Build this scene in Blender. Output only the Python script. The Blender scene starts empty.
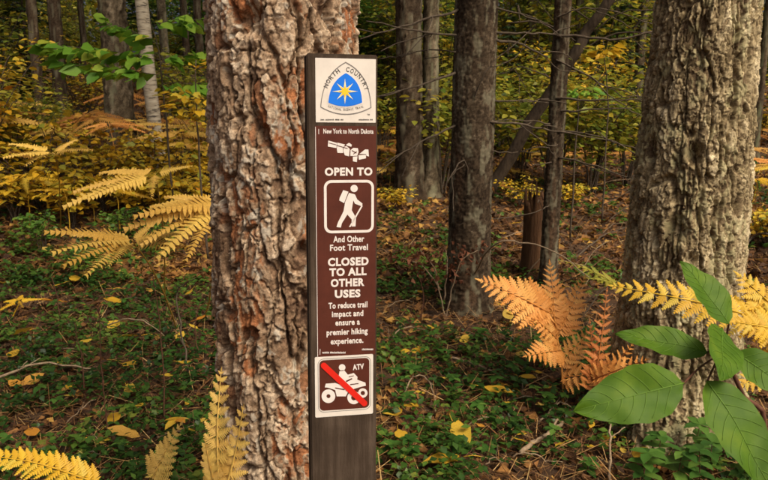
import bpy, bmesh, math, random
import numpy as np
from mathutils import Vector, Matrix

random.seed(7)
RNG = np.random.default_rng(7)
R = math.radians
scene = bpy.context.scene
C = scene.collection

# ------------------------------------------------------------------ camera
CAM = Vector((0.0, 0.0, 1.5))
PITCH = R(12.0)
F = 700.0                                   # focal length in photo pixels (768 wide)
cd = bpy.data.cameras.new('camera')
cam = bpy.data.objects.new('camera', cd)
C.objects.link(cam)
cam.location = CAM
cam.rotation_euler = (R(90) - PITCH, 0, 0)
cd.sensor_width = 36.0
cd.lens = F / 768.0 * 36.0
cd.clip_start = 0.02
cd.clip_end = 800
cd.dof.use_dof = True
cd.dof.focus_distance = 1.2
cd.dof.aperture_fstop = 24.0
scene.camera = cam

# ------------------------------------------------------------------ sky, sun, exposure
SUN_EL, SUN_AZ = 50.0, 40.0                 # azimuth: degrees to the right of "behind the camera"
world = bpy.data.worlds.new('World')
scene.world = world
world.use_nodes = True
wn = world.node_tree.nodes
wl = world.node_tree.links
sky = wn.new('ShaderNodeTexSky')
sky.sky_type = 'NISHITA'
sky.sun_disc = False
sky.sun_elevation = R(SUN_EL)
sd = Vector((math.sin(R(SUN_AZ)) * math.cos(R(SUN_EL)), -math.cos(R(SUN_AZ)) * math.cos(R(SUN_EL)), math.sin(R(SUN_EL))))
sky.sun_rotation = math.atan2(sd.x, sd.y)
sky.air_density = 0.25
sky.dust_density = 9.0
sky.ozone_density = 0.0
wn['Background'].inputs['Strength'].default_value = 0.09
wl.new(sky.outputs['Color'], wn['Background'].inputs['Color'])
sl = bpy.data.lights.new('sun', 'SUN')
sl.energy = 1.5
sl.angle = R(22)
sl.color = (1.0, 0.86, 0.63)
sun = bpy.data.objects.new('sun', sl)
C.objects.link(sun)
sun.location = (6, -4, 9)
sun.rotation_euler = sd.to_track_quat('Z', 'Y').to_euler()
vs = scene.view_settings
vs.view_transform = 'Standard'
vs.look = 'None'
vs.gamma = 1.0
vs.exposure = 0.68

# ------------------------------------------------------------------ lettering outlines (made first, while the scene is empty)
WORDS = [('New York to North Dakota', .030), ('OPEN TO', .045), ('And Other', .028), ('Foot Travel', .028), ('CLOSED', .045), ('TO ALL', .045), ('OTHER', .045), ('USES', .045),
         ('To reduce trail', .030), ('impact and', .030), ('ensure a', .030), ('premier hiking', .030), ('experience.', .030), ('ATV', .04), ('TM', .005)]
WORDS += [(ch, .006) for ch in sorted(set('NORTHCOUNTRY'))] + [(ch, .004) for ch in sorted(set('NATIONALSCENICTRAIL'))]
GLYPH = {}
_tmp = []
for w_, bold_ in WORDS:
    cu = bpy.data.curves.new('lettering', 'FONT'); cu.body = w_; cu.size = 1.0; cu.align_x = 'CENTER'; cu.offset = bold_; cu.resolution_u = 3; cu.space_character = 1.0 + bold_ * 2.2
    o_ = bpy.data.objects.new('lettering', cu); C.objects.link(o_); _tmp.append((w_, bold_, o_, cu))
_dg = bpy.context.evaluated_depsgraph_get(); _dg.update()
for w_, bold_, o_, cu in _tmp:
    me_ = bpy.data.meshes.new_from_object(o_.evaluated_get(_dg))
    GLYPH[(w_, bold_)] = (np.array([v.co[:] for v in me_.vertices]), [list(p_.vertices) for p_ in me_.polygons])
    bpy.data.meshes.remove(me_)
for w_, bold_, o_, cu in _tmp:
    bpy.data.objects.remove(o_); bpy.data.curves.remove(cu)

# ------------------------------------------------------------------ pixel to place
cp, sp = math.cos(PITCH), math.sin(PITCH)
def ray(px, py):
    a = (px - 384.0) / F
    b = (240.0 - py) / F
    return Vector((a, cp + b * sp, b * cp - sp))
def at(px, py, y):
    r = ray(px, py)
    return CAM + r * (y / r.y)

# ------------------------------------------------------------------ noise (numpy)
def _h(ix, iy, iz, s):
    h = (ix.astype(np.int64) * 374761393 + iy.astype(np.int64) * 668265263 + iz.astype(np.int64) * 2147483647 + s * 974634777) & 0xffffffff
    h = ((h ^ (h >> 13)) * 1274126177) & 0xffffffff
    h = ((h ^ (h >> 16)) * 2246822519) & 0xffffffff
    h = h ^ (h >> 15)
    return (h & 0xffffff) / float(0xffffff)
def vn(x, y, z=0.0, s=0):
    x, y, z = np.broadcast_arrays(np.asarray(x, float), np.asarray(y, float), np.asarray(z, float))
    ix, iy, iz = np.floor(x).astype(np.int64), np.floor(y).astype(np.int64), np.floor(z).astype(np.int64)
    fx, fy, fz = x - ix, y - iy, z - iz
    fx = fx * fx * (3 - 2 * fx); fy = fy * fy * (3 - 2 * fy); fz = fz * fz * (3 - 2 * fz)
    r = 0
    for a in (0, 1):
        for b in (0, 1):
            for c in (0, 1):
                w = (fx if a else 1 - fx) * (fy if b else 1 - fy) * (fz if c else 1 - fz)
                r = r + w * _h(ix + a, iy + b, iz + c, s)
    return r
def fbm(x, y, z=0.0, s=0, o=4):
    t = 0; amp = 0.5; k = 1.0
    for i in range(o):
        t = t + amp * vn(x * k, y * k, z * k, s + i * 17)
        amp *= 0.5; k *= 2.03
    return t / (1 - 0.5 ** o)
def voro(u, v, per, s=0, jit=0.9):
    """jittered-grid Voronoi, u wraps with integer period per: returns F1, F2, cell hash, offset to the cell centre"""
    iu, iv = np.floor(u).astype(np.int64), np.floor(v).astype(np.int64)
    f1 = np.full(u.shape, 9.0); f2 = np.full(u.shape, 9.0)
    cid = np.zeros(u.shape); ou = np.zeros(u.shape); ov = np.zeros(u.shape)
    z = np.zeros_like(iu)
    for a in (-1, 0, 1):
        for b in (-1, 0, 1):
            cu, cv = iu + a, iv + b
            w = np.mod(cu, per)
            du = cu + 0.5 + jit * (_h(w, cv, z, s) - 0.5) - u
            dv = cv + 0.5 + jit * (_h(w, cv, z, s + 5) - 0.5) - v
            d = np.sqrt(du * du + dv * dv)
            near = d < f1
            f2 = np.where(near, f1, np.minimum(f2, d))
            cid = np.where(near, _h(w, cv, z, s + 9), cid)
            ou = np.where(near, -du, ou); ov = np.where(near, -dv, ov)
            f1 = np.where(near, d, f1)
    return f1, f2, cid, ou, ov
def sstep(a, b, x):
    t = np.clip((x - a) / (b - a), 0, 1)
    return t * t * (3 - 2 * t)

# ------------------------------------------------------------------ terrain
def gz(x, y):
    x = np.asarray(x, float); y = np.asarray(y, float)
    s = np.clip(y - 4.5, 0, None)
    h = 0.09 * s * s / (s + 1.2)
    h = np.minimum(h, 2.6 + 0.01 * s)
    h = h + 0.11 * np.clip(-x - 0.5, 0, 5) * sstep(4, 9, y) * (1 - sstep(20, 50, y))
    h = h + 0.07 * (fbm(x * 1.1, y * 1.1, 0, 3, 3) - 0.5) + 0.16 * (vn(x * 0.45, y * 0.45, 0, 4) - 0.5) * sstep(3.0, 6, y)
    return h
def gz1(x, y):
    return float(gz(np.array([x]), np.array([y]))[0])
_TS = 0.5 * 1.022 ** np.arange(240)
def ground_at(px, py):
    r = ray(px, py)
    ts = _TS
    for _ in range(2):
        f_ = CAM.z + r.z * ts - gz(CAM.x + r.x * ts, CAM.y + r.y * ts)
        i = int(np.argmax(f_ <= 0)) if (f_ <= 0).any() else len(ts) - 1
        i = max(i, 1)
        ts = np.linspace(ts[i - 1], ts[i], 24)
    return CAM + r * float(ts[np.argmax((CAM.z + r.z * ts - gz(CAM.x + r.x * ts, CAM.y + r.y * ts)) <= 0)])

# ------------------------------------------------------------------ mesh helpers
def raw_mesh(name, V, Fc, mat=None, tint=None, col=None, smooth=False):
    V = np.asarray(V, np.float32)
    me = bpy.data.meshes.new(name)
    me.vertices.add(len(V))
    me.vertices.foreach_set('co', V.ravel())
    groups = [np.asarray(f, np.int32) for f in (Fc if isinstance(Fc, (list, tuple)) else [Fc]) if len(f)]
    nl = sum(g.size for g in groups); nf = sum(len(g) for g in groups)
    me.loops.add(nl); me.polygons.add(nf)
    me.loops.foreach_set('vertex_index', np.concatenate([g.ravel() for g in groups]))
    st = []; off = 0
    for g in groups:
        k = g.shape[1]
        st.append(off + np.arange(len(g), dtype=np.int32) * k); off += g.size
    me.polygons.foreach_set('loop_start', np.concatenate(st).astype(np.int32))
    if smooth:
        me.polygons.foreach_set('use_smooth', np.ones(nf, bool))
    me.update(calc_edges=True)
    me.validate()
    if tint is not None:
        a = me.attributes.new('tint', 'FLOAT', 'POINT')
        a.data.foreach_set('value', np.asarray(tint, np.float32))
    if col is not None:
        a = me.attributes.new('bark', 'FLOAT_COLOR', 'POINT')
        a.data.foreach_set('color', np.asarray(col, np.float32).ravel())
    if mat is not None:
        me.materials.append(mat)
    return me
def link(name, data, parent=None):
    o = bpy.data.objects.new(name, data)
    C.objects.link(o)
    if parent is not None: o.parent = parent
    return o
def tag(o, label, cat, group=None):
    o['label'] = label; o['category'] = cat
    if group: o['group'] = group
    return o
def thing(name, label, cat, loc, group=None, rz=0.0):
    o = link(name, None)
    o.empty_display_size = 0.1
    o.location = loc; o.rotation_euler = (0, 0, rz)
    return tag(o, label, cat, group)
class MB:
    """collects vertices and faces"""
    def __init__(s): s.v = []; s.t = []; s.q = []; s.w = []
    def n(s): return len(s.v)
    def add(s, vs, tris=(), quads=(), tint=0.5):
        b = len(s.v)
        s.v += [tuple(p) for p in vs]
        s.w += [tint] * len(vs)
        s.t += [[b + i for i in f] for f in tris]
        s.q += [[b + i for i in f] for f in quads]
    def tube(s, pts, rad, sides=5, tint=0.5, cap=True):
        pts = [Vector(p) for p in pts]
        n = len(pts)
        if not hasattr(rad, '__len__'): rad = [rad] * n
        b = len(s.v)
        up = Vector((0.3, 0.2, 1)).normalized()
        for i, p in enumerate(pts):
            d = (pts[min(i + 1, n - 1)] - pts[max(i - 1, 0)])
            if d.length < 1e-9: d = Vector((0, 0, 1))
            d.normalize()
            a = d.cross(up)
            if a.length < 1e-3: a = d.cross(Vector((1, 0, 0)))
            a.normalize(); c = d.cross(a)
            for k in range(sides):
                th = 2 * math.pi * k / sides
                s.v.append(tuple(p + (a * math.cos(th) + c * math.sin(th)) * rad[i]))
                s.w.append(tint)
        for i in range(n - 1):
            for k in range(sides):
                k2 = (k + 1) % sides
                s.q.append([b + i * sides + k, b + i * sides + k2, b + (i + 1) * sides + k2, b + (i + 1) * sides + k])
        if cap:
            for i, rev in ((0, 1), (n - 1, 0)):
                s.v.append(tuple(pts[i])); s.w.append(tint)
                c0 = len(s.v) - 1
                for k in range(sides):
                    k2 = (k + 1) % sides
                    f = [c0, b + i * sides + k, b + i * sides + k2]
                    s.t.append(f[::-1] if rev else f)
    def mesh(s, name, mat, smooth=False):
        return raw_mesh(name, s.v, [np.array(s.t, np.int32).reshape(-1, 3), np.array(s.q, np.int32).reshape(-1, 4)], mat, tint=s.w, smooth=smooth)
    def obj(s, name, mat, parent=None, smooth=False):
        return link(name, s.mesh(name, mat, smooth), parent)
def wobble(pts, n=6, amp=0.01, seed=0):
    """resample a polyline (Catmull-Rom) with a slight wobble"""
    rr = random.Random(seed)
    P = [Vector(p) for p in pts]
    if len(P) == 2: P = [P[0], P[0].lerp(P[1], 0.5), P[1]]
    out = []
    for i in range(len(P) - 1):
        p0 = P[max(i - 1, 0)]; p1 = P[i]; p2 = P[i + 1]; p3 = P[min(i + 2, len(P) - 1)]
        for k in range(n):
            t = k / n
            q = 0.5 * ((2 * p1) + (p2 - p0) * t + (2 * p0 - 5 * p1 + 4 * p2 - p3) * t * t + (3 * p1 - p0 - 3 * p2 + p3) * t ** 3)
            if out: q = q + Vector((rr.uniform(-1, 1), rr.uniform(-1, 1), rr.uniform(-1, 1))) * amp
            out.append(q)
    out.append(P[-1])
    return out

# ------------------------------------------------------------------ materials
def new_mat(name):
    m = bpy.data.materials.new(name); m.use_nodes = True
    return m, m.node_tree.nodes, m.node_tree.links
def ramp(nodes, stops):
    r = nodes.new('ShaderNodeValToRGB')
    e = r.color_ramp.elements
    while len(e) < len(stops): e.new(0.5)
    for i, (p, c) in enumerate(stops):
        e[i].position = p; e[i].color = (*c, 1)
    return r
def noise(nodes, links, scale, detail=4, rough=0.6, coord='Object', sc3=None):
    tc = nodes.new('ShaderNodeTexCoord')
    n = nodes.new('ShaderNodeTexNoise')
    n.inputs['Scale'].default_value = scale; n.inputs['Detail'].default_value = detail; n.inputs['Roughness'].default_value = rough
    if sc3:
        mp = nodes.new('ShaderNodeMapping'); mp.inputs['Scale'].default_value = sc3
        links.new(tc.outputs[coord], mp.inputs['Vector']); links.new(mp.outputs['Vector'], n.inputs['Vector'])
    else:
        links.new(tc.outputs[coord], n.inputs['Vector'])
    return n
def mixrgb(nodes, links, fac, a, b, mode='MIX'):
    m = nodes.new('ShaderNodeMix'); m.data_type = 'RGBA'; m.blend_type = mode
    for s, v in ((m.inputs[0], fac), (m.inputs[6], a), (m.inputs[7], b)):
        if hasattr(v, 'links'): links.new(v, s)
        elif hasattr(v, '__len__'): s.default_value = (*v, 1)
        else: s.default_value = v
    return m.outputs[2]
def leaf_mat(name, stops, trans=0.35, rough=0.55, src='tint', spots=0.25, bump=0.0):
    m, N, L = new_mat(name)
    p = N['Principled BSDF']
    rp = ramp(N, stops)
    if src == 'tint':
        a = N.new('ShaderNodeAttribute'); a.attribute_name = 'tint'; L.new(a.outputs['Fac'], rp.inputs['Fac'])
    else:
        a = N.new('ShaderNodeObjectInfo'); L.new(a.outputs['Random'], rp.inputs['Fac'])
    n = noise(N, L, 60, 3, 0.6)
    r2 = ramp(N, [(0.35, (1 - spots,) * 3), (0.65, (1 + spots * 0.4,) * 3)])
    L.new(n.outputs['Fac'], r2.inputs['Fac'])
    col = mixrgb(N, L, 1.0, rp.outputs['Color'], r2.outputs['Color'], 'MULTIPLY')
    L.new(col, p.inputs['Base Color'])
    p.inputs['Roughness'].default_value = rough
    p.inputs['Specular IOR Level'].default_value = 0.3
    t = N.new('ShaderNodeBsdfTranslucent'); L.new(col, t.inputs['Color'])
    mx = N.new('ShaderNodeMixShader'); mx.inputs['Fac'].default_value = trans
    L.new(p.outputs['BSDF'], mx.inputs[1]); L.new(t.outputs['BSDF'], mx.inputs[2])
    L.new(mx.outputs['Shader'], N['Material Output'].inputs['Surface'])
    return m
def wood_mat(name, c1, c2, scale=30, sc3=(1, 1, 0.25), bump=0.4, rough=0.9, dist=0.004):
    m, N, L = new_mat(name)
    p = N['Principled BSDF']
    n = noise(N, L, scale, 6, 0.7, 'Object', sc3)
    rp = ramp(N, [(0.3, c1), (0.7, c2)])
    L.new(n.outputs['Fac'], rp.inputs['Fac'])
    L.new(rp.outputs['Color'], p.inputs['Base Color'])
    p.inputs['Roughness'].default_value = rough
    p.inputs['Specular IOR Level'].default_value = 0.2
    b = N.new('ShaderNodeBump'); b.inputs['Strength'].default_value = bump; b.inputs['Distance'].default_value = dist
    L.new(n.outputs['Fac'], b.inputs['Height']); L.new(b.outputs['Normal'], p.inputs['Normal'])
    return m
def bark_attr_mat(name, plate, low, lichen, bumpd=0.002, fine=220):
    """attribute bark: r = tone of the flake with any painted furrow shade, g = freshly exposed inner bark, b = lichen"""
    m, N, L = new_mat(name)
    p = N['Principled BSDF']
    a = N.new('ShaderNodeAttribute'); a.attribute_name = 'bark'
    s = N.new('ShaderNodeSeparateColor'); L.new(a.outputs['Color'], s.inputs['Color'])
    rp = ramp(N, plate); L.new(s.outputs['Red'], rp.inputs['Fac'])
    n1 = noise(N, L, 38, 5, 0.7)
    rl = ramp(N, low); L.new(n1.outputs['Fac'], rl.inputs['Fac'])
    c = mixrgb(N, L, s.outputs['Green'], rp.outputs['Color'], rl.outputs['Color'])
    n2 = noise(N, L, fine, 4, 0.7)
    r2 = ramp(N, [(0.3, (0.62, 0.6, 0.58)), (0.5, (0.95, 0.95, 0.95)), (0.72, (1.3, 1.28, 1.25))]); L.new(n2.outputs['Fac'], r2.inputs['Fac'])
    c = mixrgb(N, L, 1.0, c, r2.outputs['Color'], 'MULTIPLY')
    n5 = noise(N, L, fine * .36, 6, 0.75)
    r5 = ramp(N, [(0.38, (0.42, 0.39, 0.36)), (0.5, (1, 1, 1)), (0.63, (1.42, 1.42, 1.4))]); L.new(n5.outputs['Fac'], r5.inputs['Fac'])
    c = mixrgb(N, L, 0.8, c, r5.outputs['Color'], 'MULTIPLY')
    c = mixrgb(N, L, s.outputs['Blue'], c, lichen)
    L.new(c, p.inputs['Base Color'])
    p.inputs['Roughness'].default_value = 0.92; p.inputs['Specular IOR Level'].default_value = 0.15
    b = N.new('ShaderNodeBump'); b.inputs['Strength'].default_value = 0.7; b.inputs['Distance'].default_value = bumpd
    L.new(n2.outputs['Fac'], b.inputs['Height']); L.new(b.outputs['Normal'], p.inputs['Normal'])
    return m
def flat_mat(name, c, rough=0.5, var=0.12, scale=60):
    m, N, L = new_mat(name)
    p = N['Principled BSDF']
    n = noise(N, L, scale, 5, 0.65)
    rp = ramp(N, [(0.3, tuple(x * (1 - var) for x in c)), (0.7, tuple(min(1, x * (1 + var * 0.5)) for x in c))])
    L.new(n.outputs['Fac'], rp.inputs['Fac']); L.new(rp.outputs['Color'], p.inputs['Base Color'])
    p.inputs['Roughness'].default_value = rough
    p.inputs['Specular IOR Level'].default_value = 0.18
    return m
M = {}
M['pine_bark'] = bark_attr_mat('red_pine_bark',
    [(0.0, (0.095, 0.058, 0.036)), (0.35, (0.195, 0.13, 0.078)), (0.7, (0.325, 0.24, 0.155)), (1.0, (0.49, 0.40, 0.285))],
    [(0.3, (0.22, 0.085, 0.038)), (0.6, (0.38, 0.155, 0.062)), (0.8, (0.50, 0.24, 0.11))], (0.42, 0.40, 0.33))
M['ash_bark'] = bark_attr_mat('furrowed_grey_bark',
    [(0.0, (0.095, 0.068, 0.034)), (0.4, (0.235, 0.182, 0.096)), (0.75, (0.39, 0.315, 0.18)), (1.0, (0.54, 0.455, 0.285))],
    [(0.3, (0.13, 0.09, 0.05)), (0.7, (0.20, 0.14, 0.08))], (0.33, 0.31, 0.16))
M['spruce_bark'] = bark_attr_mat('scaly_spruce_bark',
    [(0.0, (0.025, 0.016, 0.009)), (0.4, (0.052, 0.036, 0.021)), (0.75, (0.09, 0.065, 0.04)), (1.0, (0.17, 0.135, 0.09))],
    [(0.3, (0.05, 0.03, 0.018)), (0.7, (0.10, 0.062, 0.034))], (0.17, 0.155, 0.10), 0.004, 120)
M['grey_relief'] = bark_attr_mat('grey_ridged_bark',
    [(0.0, (0.05, 0.038, 0.022)), (0.4, (0.105, 0.082, 0.05)), (0.75, (0.175, 0.14, 0.09)), (1.0, (0.27, 0.225, 0.15))],
    [(0.3, (0.05, 0.035, 0.02)), (0.7, (0.10, 0.07, 0.04))], (0.2, 0.2, 0.12), 0.006, 60)
M['far_relief'] = bark_attr_mat('brown_ridged_bark',
    [(0.0, (0.03, 0.021, 0.012)), (0.4, (0.065, 0.047, 0.027)), (0.75, (0.11, 0.082, 0.048)), (1.0, (0.17, 0.13, 0.075))],
    [(0.3, (0.04, 0.025, 0.014)), (0.7, (0.08, 0.05, 0.028))], (0.14, 0.15, 0.08), 0.006, 60)
M['dark_bark'] = wood_mat('dark_bark', (0.02, 0.014, 0.009), (0.09, 0.065, 0.042), 28, (1, 1, 0.3), 0.8, 0.9, 0.02)
M['grey_bark'] = wood_mat('grey_furrowed_bark', (0.05, 0.04, 0.026), (0.21, 0.175, 0.125), 30, (1, 1, 0.35), 1.0, 0.9, 0.02)
M['far_bark'] = wood_mat('far_bark', (0.035, 0.025, 0.014), (0.11, 0.085, 0.05), 20, (1, 1, 0.3), 0.6, 0.9, 0.02)
M['dead_wood'] = wood_mat('dead_wood', (0.03, 0.022, 0.014), (0.13, 0.10, 0.068), 40, None, 0.4)
M['pale_twig'] = wood_mat('pale_twig', (0.16, 0.11, 0.065), (0.36, 0.27, 0.17), 50, None, 0.3)
M['red_stem'] = wood_mat('red_stem', (0.07, 0.03, 0.018), (0.15, 0.07, 0.04), 60, None, 0.2)
M['stump'] = wood_mat('rotten_stump', (0.035, 0.016, 0.007), (0.12, 0.06, 0.026), 25, (1, 1, 0.12), 1.0, 0.9, 0.02)
# birch
m, N, L = new_mat('birch_bark')
p = N['Principled BSDF']
n = noise(N, L, 14, 5, 0.65, 'Object', (0.6, 0.6, 3.5))
rp = ramp(N, [(0.36, (0.05, 0.04, 0.03)), (0.46, (0.34, 0.29, 0.2)), (0.7, (0.5, 0.45, 0.33))])
L.new(n.outputs['Fac'], rp.inputs['Fac']); L.new(rp.outputs['Color'], p.inputs['Base Color']); p.inputs['Roughness'].default_value = 0.8
M['birch'] = m
# leaves
M['cover'] = leaf_mat('ground_cover_green', [(0, (0.014, 0.042, 0.008)), (0.45, (0.042, 0.10, 0.015)), (0.8, (0.10, 0.185, 0.026)), (0.95, (0.18, 0.2, 0.03)), (1, (0.36, 0.24, 0.03))], 0.3, 0.4)
M['litter'] = leaf_mat('brown_litter', [(0, (0.04, 0.018, 0.007)), (0.3, (0.11, 0.048, 0.016)), (0.6, (0.23, 0.105, 0.03)), (0.85, (0.38, 0.18, 0.045)), (1, (0.48, 0.28, 0.06))], 0.15, 0.75)
M['needle'] = leaf_mat('dry_needles', [(0, (0.09, 0.038, 0.013)), (0.5, (0.25, 0.12, 0.04)), (0.8, (0.42, 0.25, 0.09)), (1, (0.55, 0.38, 0.15))], 0.1, 0.7)
M['fallen'] = leaf_mat('fallen_yellow', [(0, (0.62, 0.36, 0.03)), (0.5, (0.68, 0.45, 0.05)), (0.8, (0.6, 0.42, 0.1)), (1, (0.62, 0.26, 0.03))], 0.25, 0.45, 'obj', 0.35)
M['yellow'] = leaf_mat('yellow_foliage', [(0, (0.62, 0.34, 0.015)), (0.35, (0.66, 0.43, 0.03)), (0.65, (0.5, 0.40, 0.04)), (0.85, (0.28, 0.3, 0.035)), (1, (0.6, 0.24, 0.02))], 0.28, 0.5)
M['yellowgreen'] = leaf_mat('yellow_green_foliage', [(0, (0.10, 0.16, 0.02)), (0.4, (0.22, 0.26, 0.03)), (0.7, (0.36, 0.33, 0.035)), (1, (0.52, 0.36, 0.03))], 0.4, 0.5)
M['green'] = leaf_mat('green_foliage', [(0, (0.05, 0.13, 0.02)), (0.5, (0.10, 0.21, 0.03)), (0.85, (0.18, 0.28, 0.04)), (1, (0.32, 0.32, 0.04))], 0.4, 0.45)
M['conifer'] = leaf_mat('conifer_needles', [(0, (0.012, 0.03, 0.008)), (0.6, (0.028, 0.06, 0.014)), (1, (0.06, 0.09, 0.02))], 0.15, 0.6)
M['farleaf'] = leaf_mat('far_foliage', [(0, (0.04, 0.06, 0.012)), (0.35, (0.12, 0.14, 0.02)), (0.6, (0.27, 0.27, 0.03)), (0.85, (0.45, 0.38, 0.04)), (1, (0.6, 0.38, 0.03))], 0.4, 0.6)
M['pale_fern'] = leaf_mat('pale_yellow_fern', [(0, (0.58, 0.34, 0.06)), (0.5, (0.66, 0.42, 0.09)), (1, (0.72, 0.49, 0.095))], 0.2, 0.6, 'obj')
M['orange_fern'] = leaf_mat('orange_fern', [(0, (0.66, 0.27, 0.055)), (0.6, (0.78, 0.36, 0.09)), (1, (0.80, 0.42, 0.11))], 0.2, 0.6, 'obj')
M['straw_fern'] = leaf_mat('straw_fern', [(0, (0.70, 0.44, 0.10)), (0.5, (0.78, 0.52, 0.14)), (1, (0.80, 0.56, 0.13))], 0.2, 0.6, 'obj')
M['red_fern'] = leaf_mat('russet_fern', [(0, (0.46, 0.15, 0.04)), (1, (0.6, 0.23, 0.06))], 0.3, 0.6, 'obj')
M['yellow_fern'] = leaf_mat('yellow_fern', [(0, (0.62, 0.36, 0.025)), (0.6, (0.70, 0.44, 0.03)), (1, (0.62, 0.46, 0.06))], 0.2, 0.55, 'obj')
M['lime_fern'] = leaf_mat('lime_fern', [(0, (0.26, 0.27, 0.03)), (1, (0.42, 0.36, 0.05))], 0.35, 0.55, 'obj')
M['brown_fern'] = leaf_mat('brown_fern', [(0, (0.30, 0.12, 0.025)), (0.5, (0.46, 0.21, 0.04)), (1, (0.62, 0.35, 0.08))], 0.3, 0.65, 'obj')
M['dead_leaf'] = leaf_mat('dead_brown_leaf', [(0, (0.09, 0.03, 0.014)), (1, (0.22, 0.08, 0.035))], 0.2, 0.7)
M['plant_leaf'] = leaf_mat('plant_leaf', [(0, (0.035, 0.10, 0.018)), (0.6, (0.07, 0.17, 0.028)), (1, (0.13, 0.24, 0.04))], 0.35, 0.4, 'obj')
# ground soil
m, N, L = new_mat('forest_soil')
p = N['Principled BSDF']
n = noise(N, L, 9, 8, 0.7); n2 = noise(N, L, 70, 6, 0.75)
rp = ramp(N, [(0.3, (0.028, 0.013, 0.005)), (0.5, (0.075, 0.036, 0.013)), (0.7, (0.15, 0.075, 0.024))])
mx = mixrgb(N, L, 0.5, n.outputs['Fac'], n2.outputs['Fac'])
L.new(mx, rp.inputs['Fac']); L.new(rp.outputs['Color'], p.inputs['Base Color'])
p.inputs['Roughness'].default_value = 0.95
b = N.new('ShaderNodeBump'); b.inputs['Strength'].default_value = 0.8; b.inputs['Distance'].default_value = 0.03
L.new(n2.outputs['Fac'], b.inputs['Height']); L.new(b.outputs['Normal'], p.inputs['Normal'])
M['soil'] = m

# ================================================================== GROUND
def axis(lo, hi, near_lo, near_hi, fine, ratio=1.18):
    a = list(np.arange(near_lo, near_hi + 1e-6, fine))
    d = fine; x = near_hi
    while x < hi:
        d *= ratio; x += d; a.append(min(x, hi))
    d = fine; x = near_lo
    pre = []
    while x > lo:
        d *= ratio; x -= d; pre.append(max(x, lo))
    return np.array(pre[::-1] + a)
ax_ = axis(-260, 260, -4.5, 4.5, 0.05); ay_ = axis(-120, 420, 0.5, 9.0, 0.05)
X, Y = np.meshgrid(ax_, ay_)
Z = gz(X.ravel(), Y.ravel()).reshape(X.shape)
Z = Z + 0.02 * (fbm(X * 6, Y * 6, 0, 21, 3) - 0.5)
nx, ny = len(ax_), len(ay_)
idx = np.arange(nx * ny).reshape(ny, nx)
quads = np.stack([idx[:-1, :-1], idx[:-1, 1:], idx[1:, 1:], idx[1:, :-1]], -1).reshape(-1, 4)
g = link('ground', raw_mesh('ground', np.stack([X.ravel(), Y.ravel(), Z.ravel()], 1), quads, M['soil'], smooth=True))
g['kind'] = 'structure'

# ------------------------------------------------------------------ scatter of leaf shapes
# folded leaf: 8 vertices, 6 triangles
LEAF_V = np.array([(0, 0, 0), (0.3, 0.36, 0.07), (0.68, 0.27, 0.05), (1, 0, -0.06), (0.68, -0.27, 0.05), (0.3, -0.36, 0.07), (0.3, 0, 0.0), (0.68, 0, -0.01)])
LEAF_F = np.array([(0, 6, 1), (0, 5, 6), (6, 7, 2), (6, 2, 1), (6, 5, 4), (6, 4, 7), (7, 3, 2), (7, 4, 3)])
STRIP_V = np.array([(0, 0.5, 0), (0, -0.5, 0), (1, -0.3, 0), (1, 0.3, 0)])
STRIP_F = np.array([(0, 1, 2), (0, 2, 3)])
LEAF4_V = np.array([(0, 0, 0), (0.45, 0.38, 0.08), (1, 0, -0.05), (0.45, -0.38, 0.08), (0.45, 0, 0.0)])
LEAF4_F = np.array([(0, 4, 1), (0, 3, 4), (4, 2, 1), (4, 3, 2)])
def frames(d, up):
    d = d / (np.linalg.norm(d, axis=1, keepdims=True) + 1e-9)
    s = np.cross(up, d); s /= (np.linalg.norm(s, axis=1, keepdims=True) + 1e-9)
    n = np.cross(d, s)
    return np.stack([d, s, n], 2)          # columns
def scatter(tv, tf, pos, fr, sc, wid=1.0):
    n, k = len(pos), len(tv)
    t = tv[None] * np.stack([sc, sc * wid, sc], 1)[:, None, :]
    V = np.einsum('nij,nkj->nki', fr, t) + pos[:, None, :]
    Fc = tf[None] + (np.arange(n) * k)[:, None, None]
    return V.reshape(-1, 3), Fc.reshape(-1, tf.shape[1])
def rdir(n, tilt):
    a = RNG.uniform(0, 2 * np.pi, n); e = RNG.normal(0, tilt, n)
    return np.stack([np.cos(a) * np.cos(e), np.sin(a) * np.cos(e), np.sin(e)], 1)
def rup(n, spread):
    u = RNG.normal(0, spread, (n, 3)); u[:, 2] += 1
    return u / np.linalg.norm(u, axis=1, keepdims=True)
def rpoints(n, y0, y1, pad=0.6, power=1.0):
    y = y0 + (y1 - y0) * RNG.uniform(0, 1, n) ** power
    hw = y * 0.60 + pad
    x = RNG.uniform(-1, 1, n) * hw
    return x, y
def stuff(name, label, cat, me):
    o = link(name, me); tag(o, label, cat); o['kind'] = 'stuff'
    return o
# brown litter
def litter(n, y0, y1, s0, s1, power, spread):
    x, y = rpoints(n, y0, y1, 0.7, power)
    pos = np.stack([x, y, gz(x, y) + RNG.uniform(-0.002, 0.02, n)], 1)
    fr = frames(rdir(n, 0.3), rup(n, spread))
    sc = RNG.uniform(s0, s1, n)
    V, Fc = scatter(LEAF4_V * np.array([1, 1, 2.2]), LEAF4_F, pos, fr, sc, RNG.uniform(0.6, 1.15, n))
    warm = np.clip(0.35 + 0.3 * RNG.normal(0, 1, n) + 0.9 * (fbm(x * .9, y * .9, 0, 45, 3) - .45) + 0.25 * sstep(5, 9, y), 0, 1)
    return V, Fc, np.repeat(warm, len(LEAF4_V))
parts = [litter(13000, 1.9, 6.0, 0.03, 0.075, 1.15, 0.5), litter(34000, 5.2, 16, 0.05, 0.10, 1.25, 0.8), litter(12000, 15, 34, 0.08, 0.16, 1.1, 0.8)]
V = []; Fc = []; T = []; off = 0
for v, f, t in parts:
    V.append(v); Fc.append(f + off); T.append(t); off += len(v)
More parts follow.
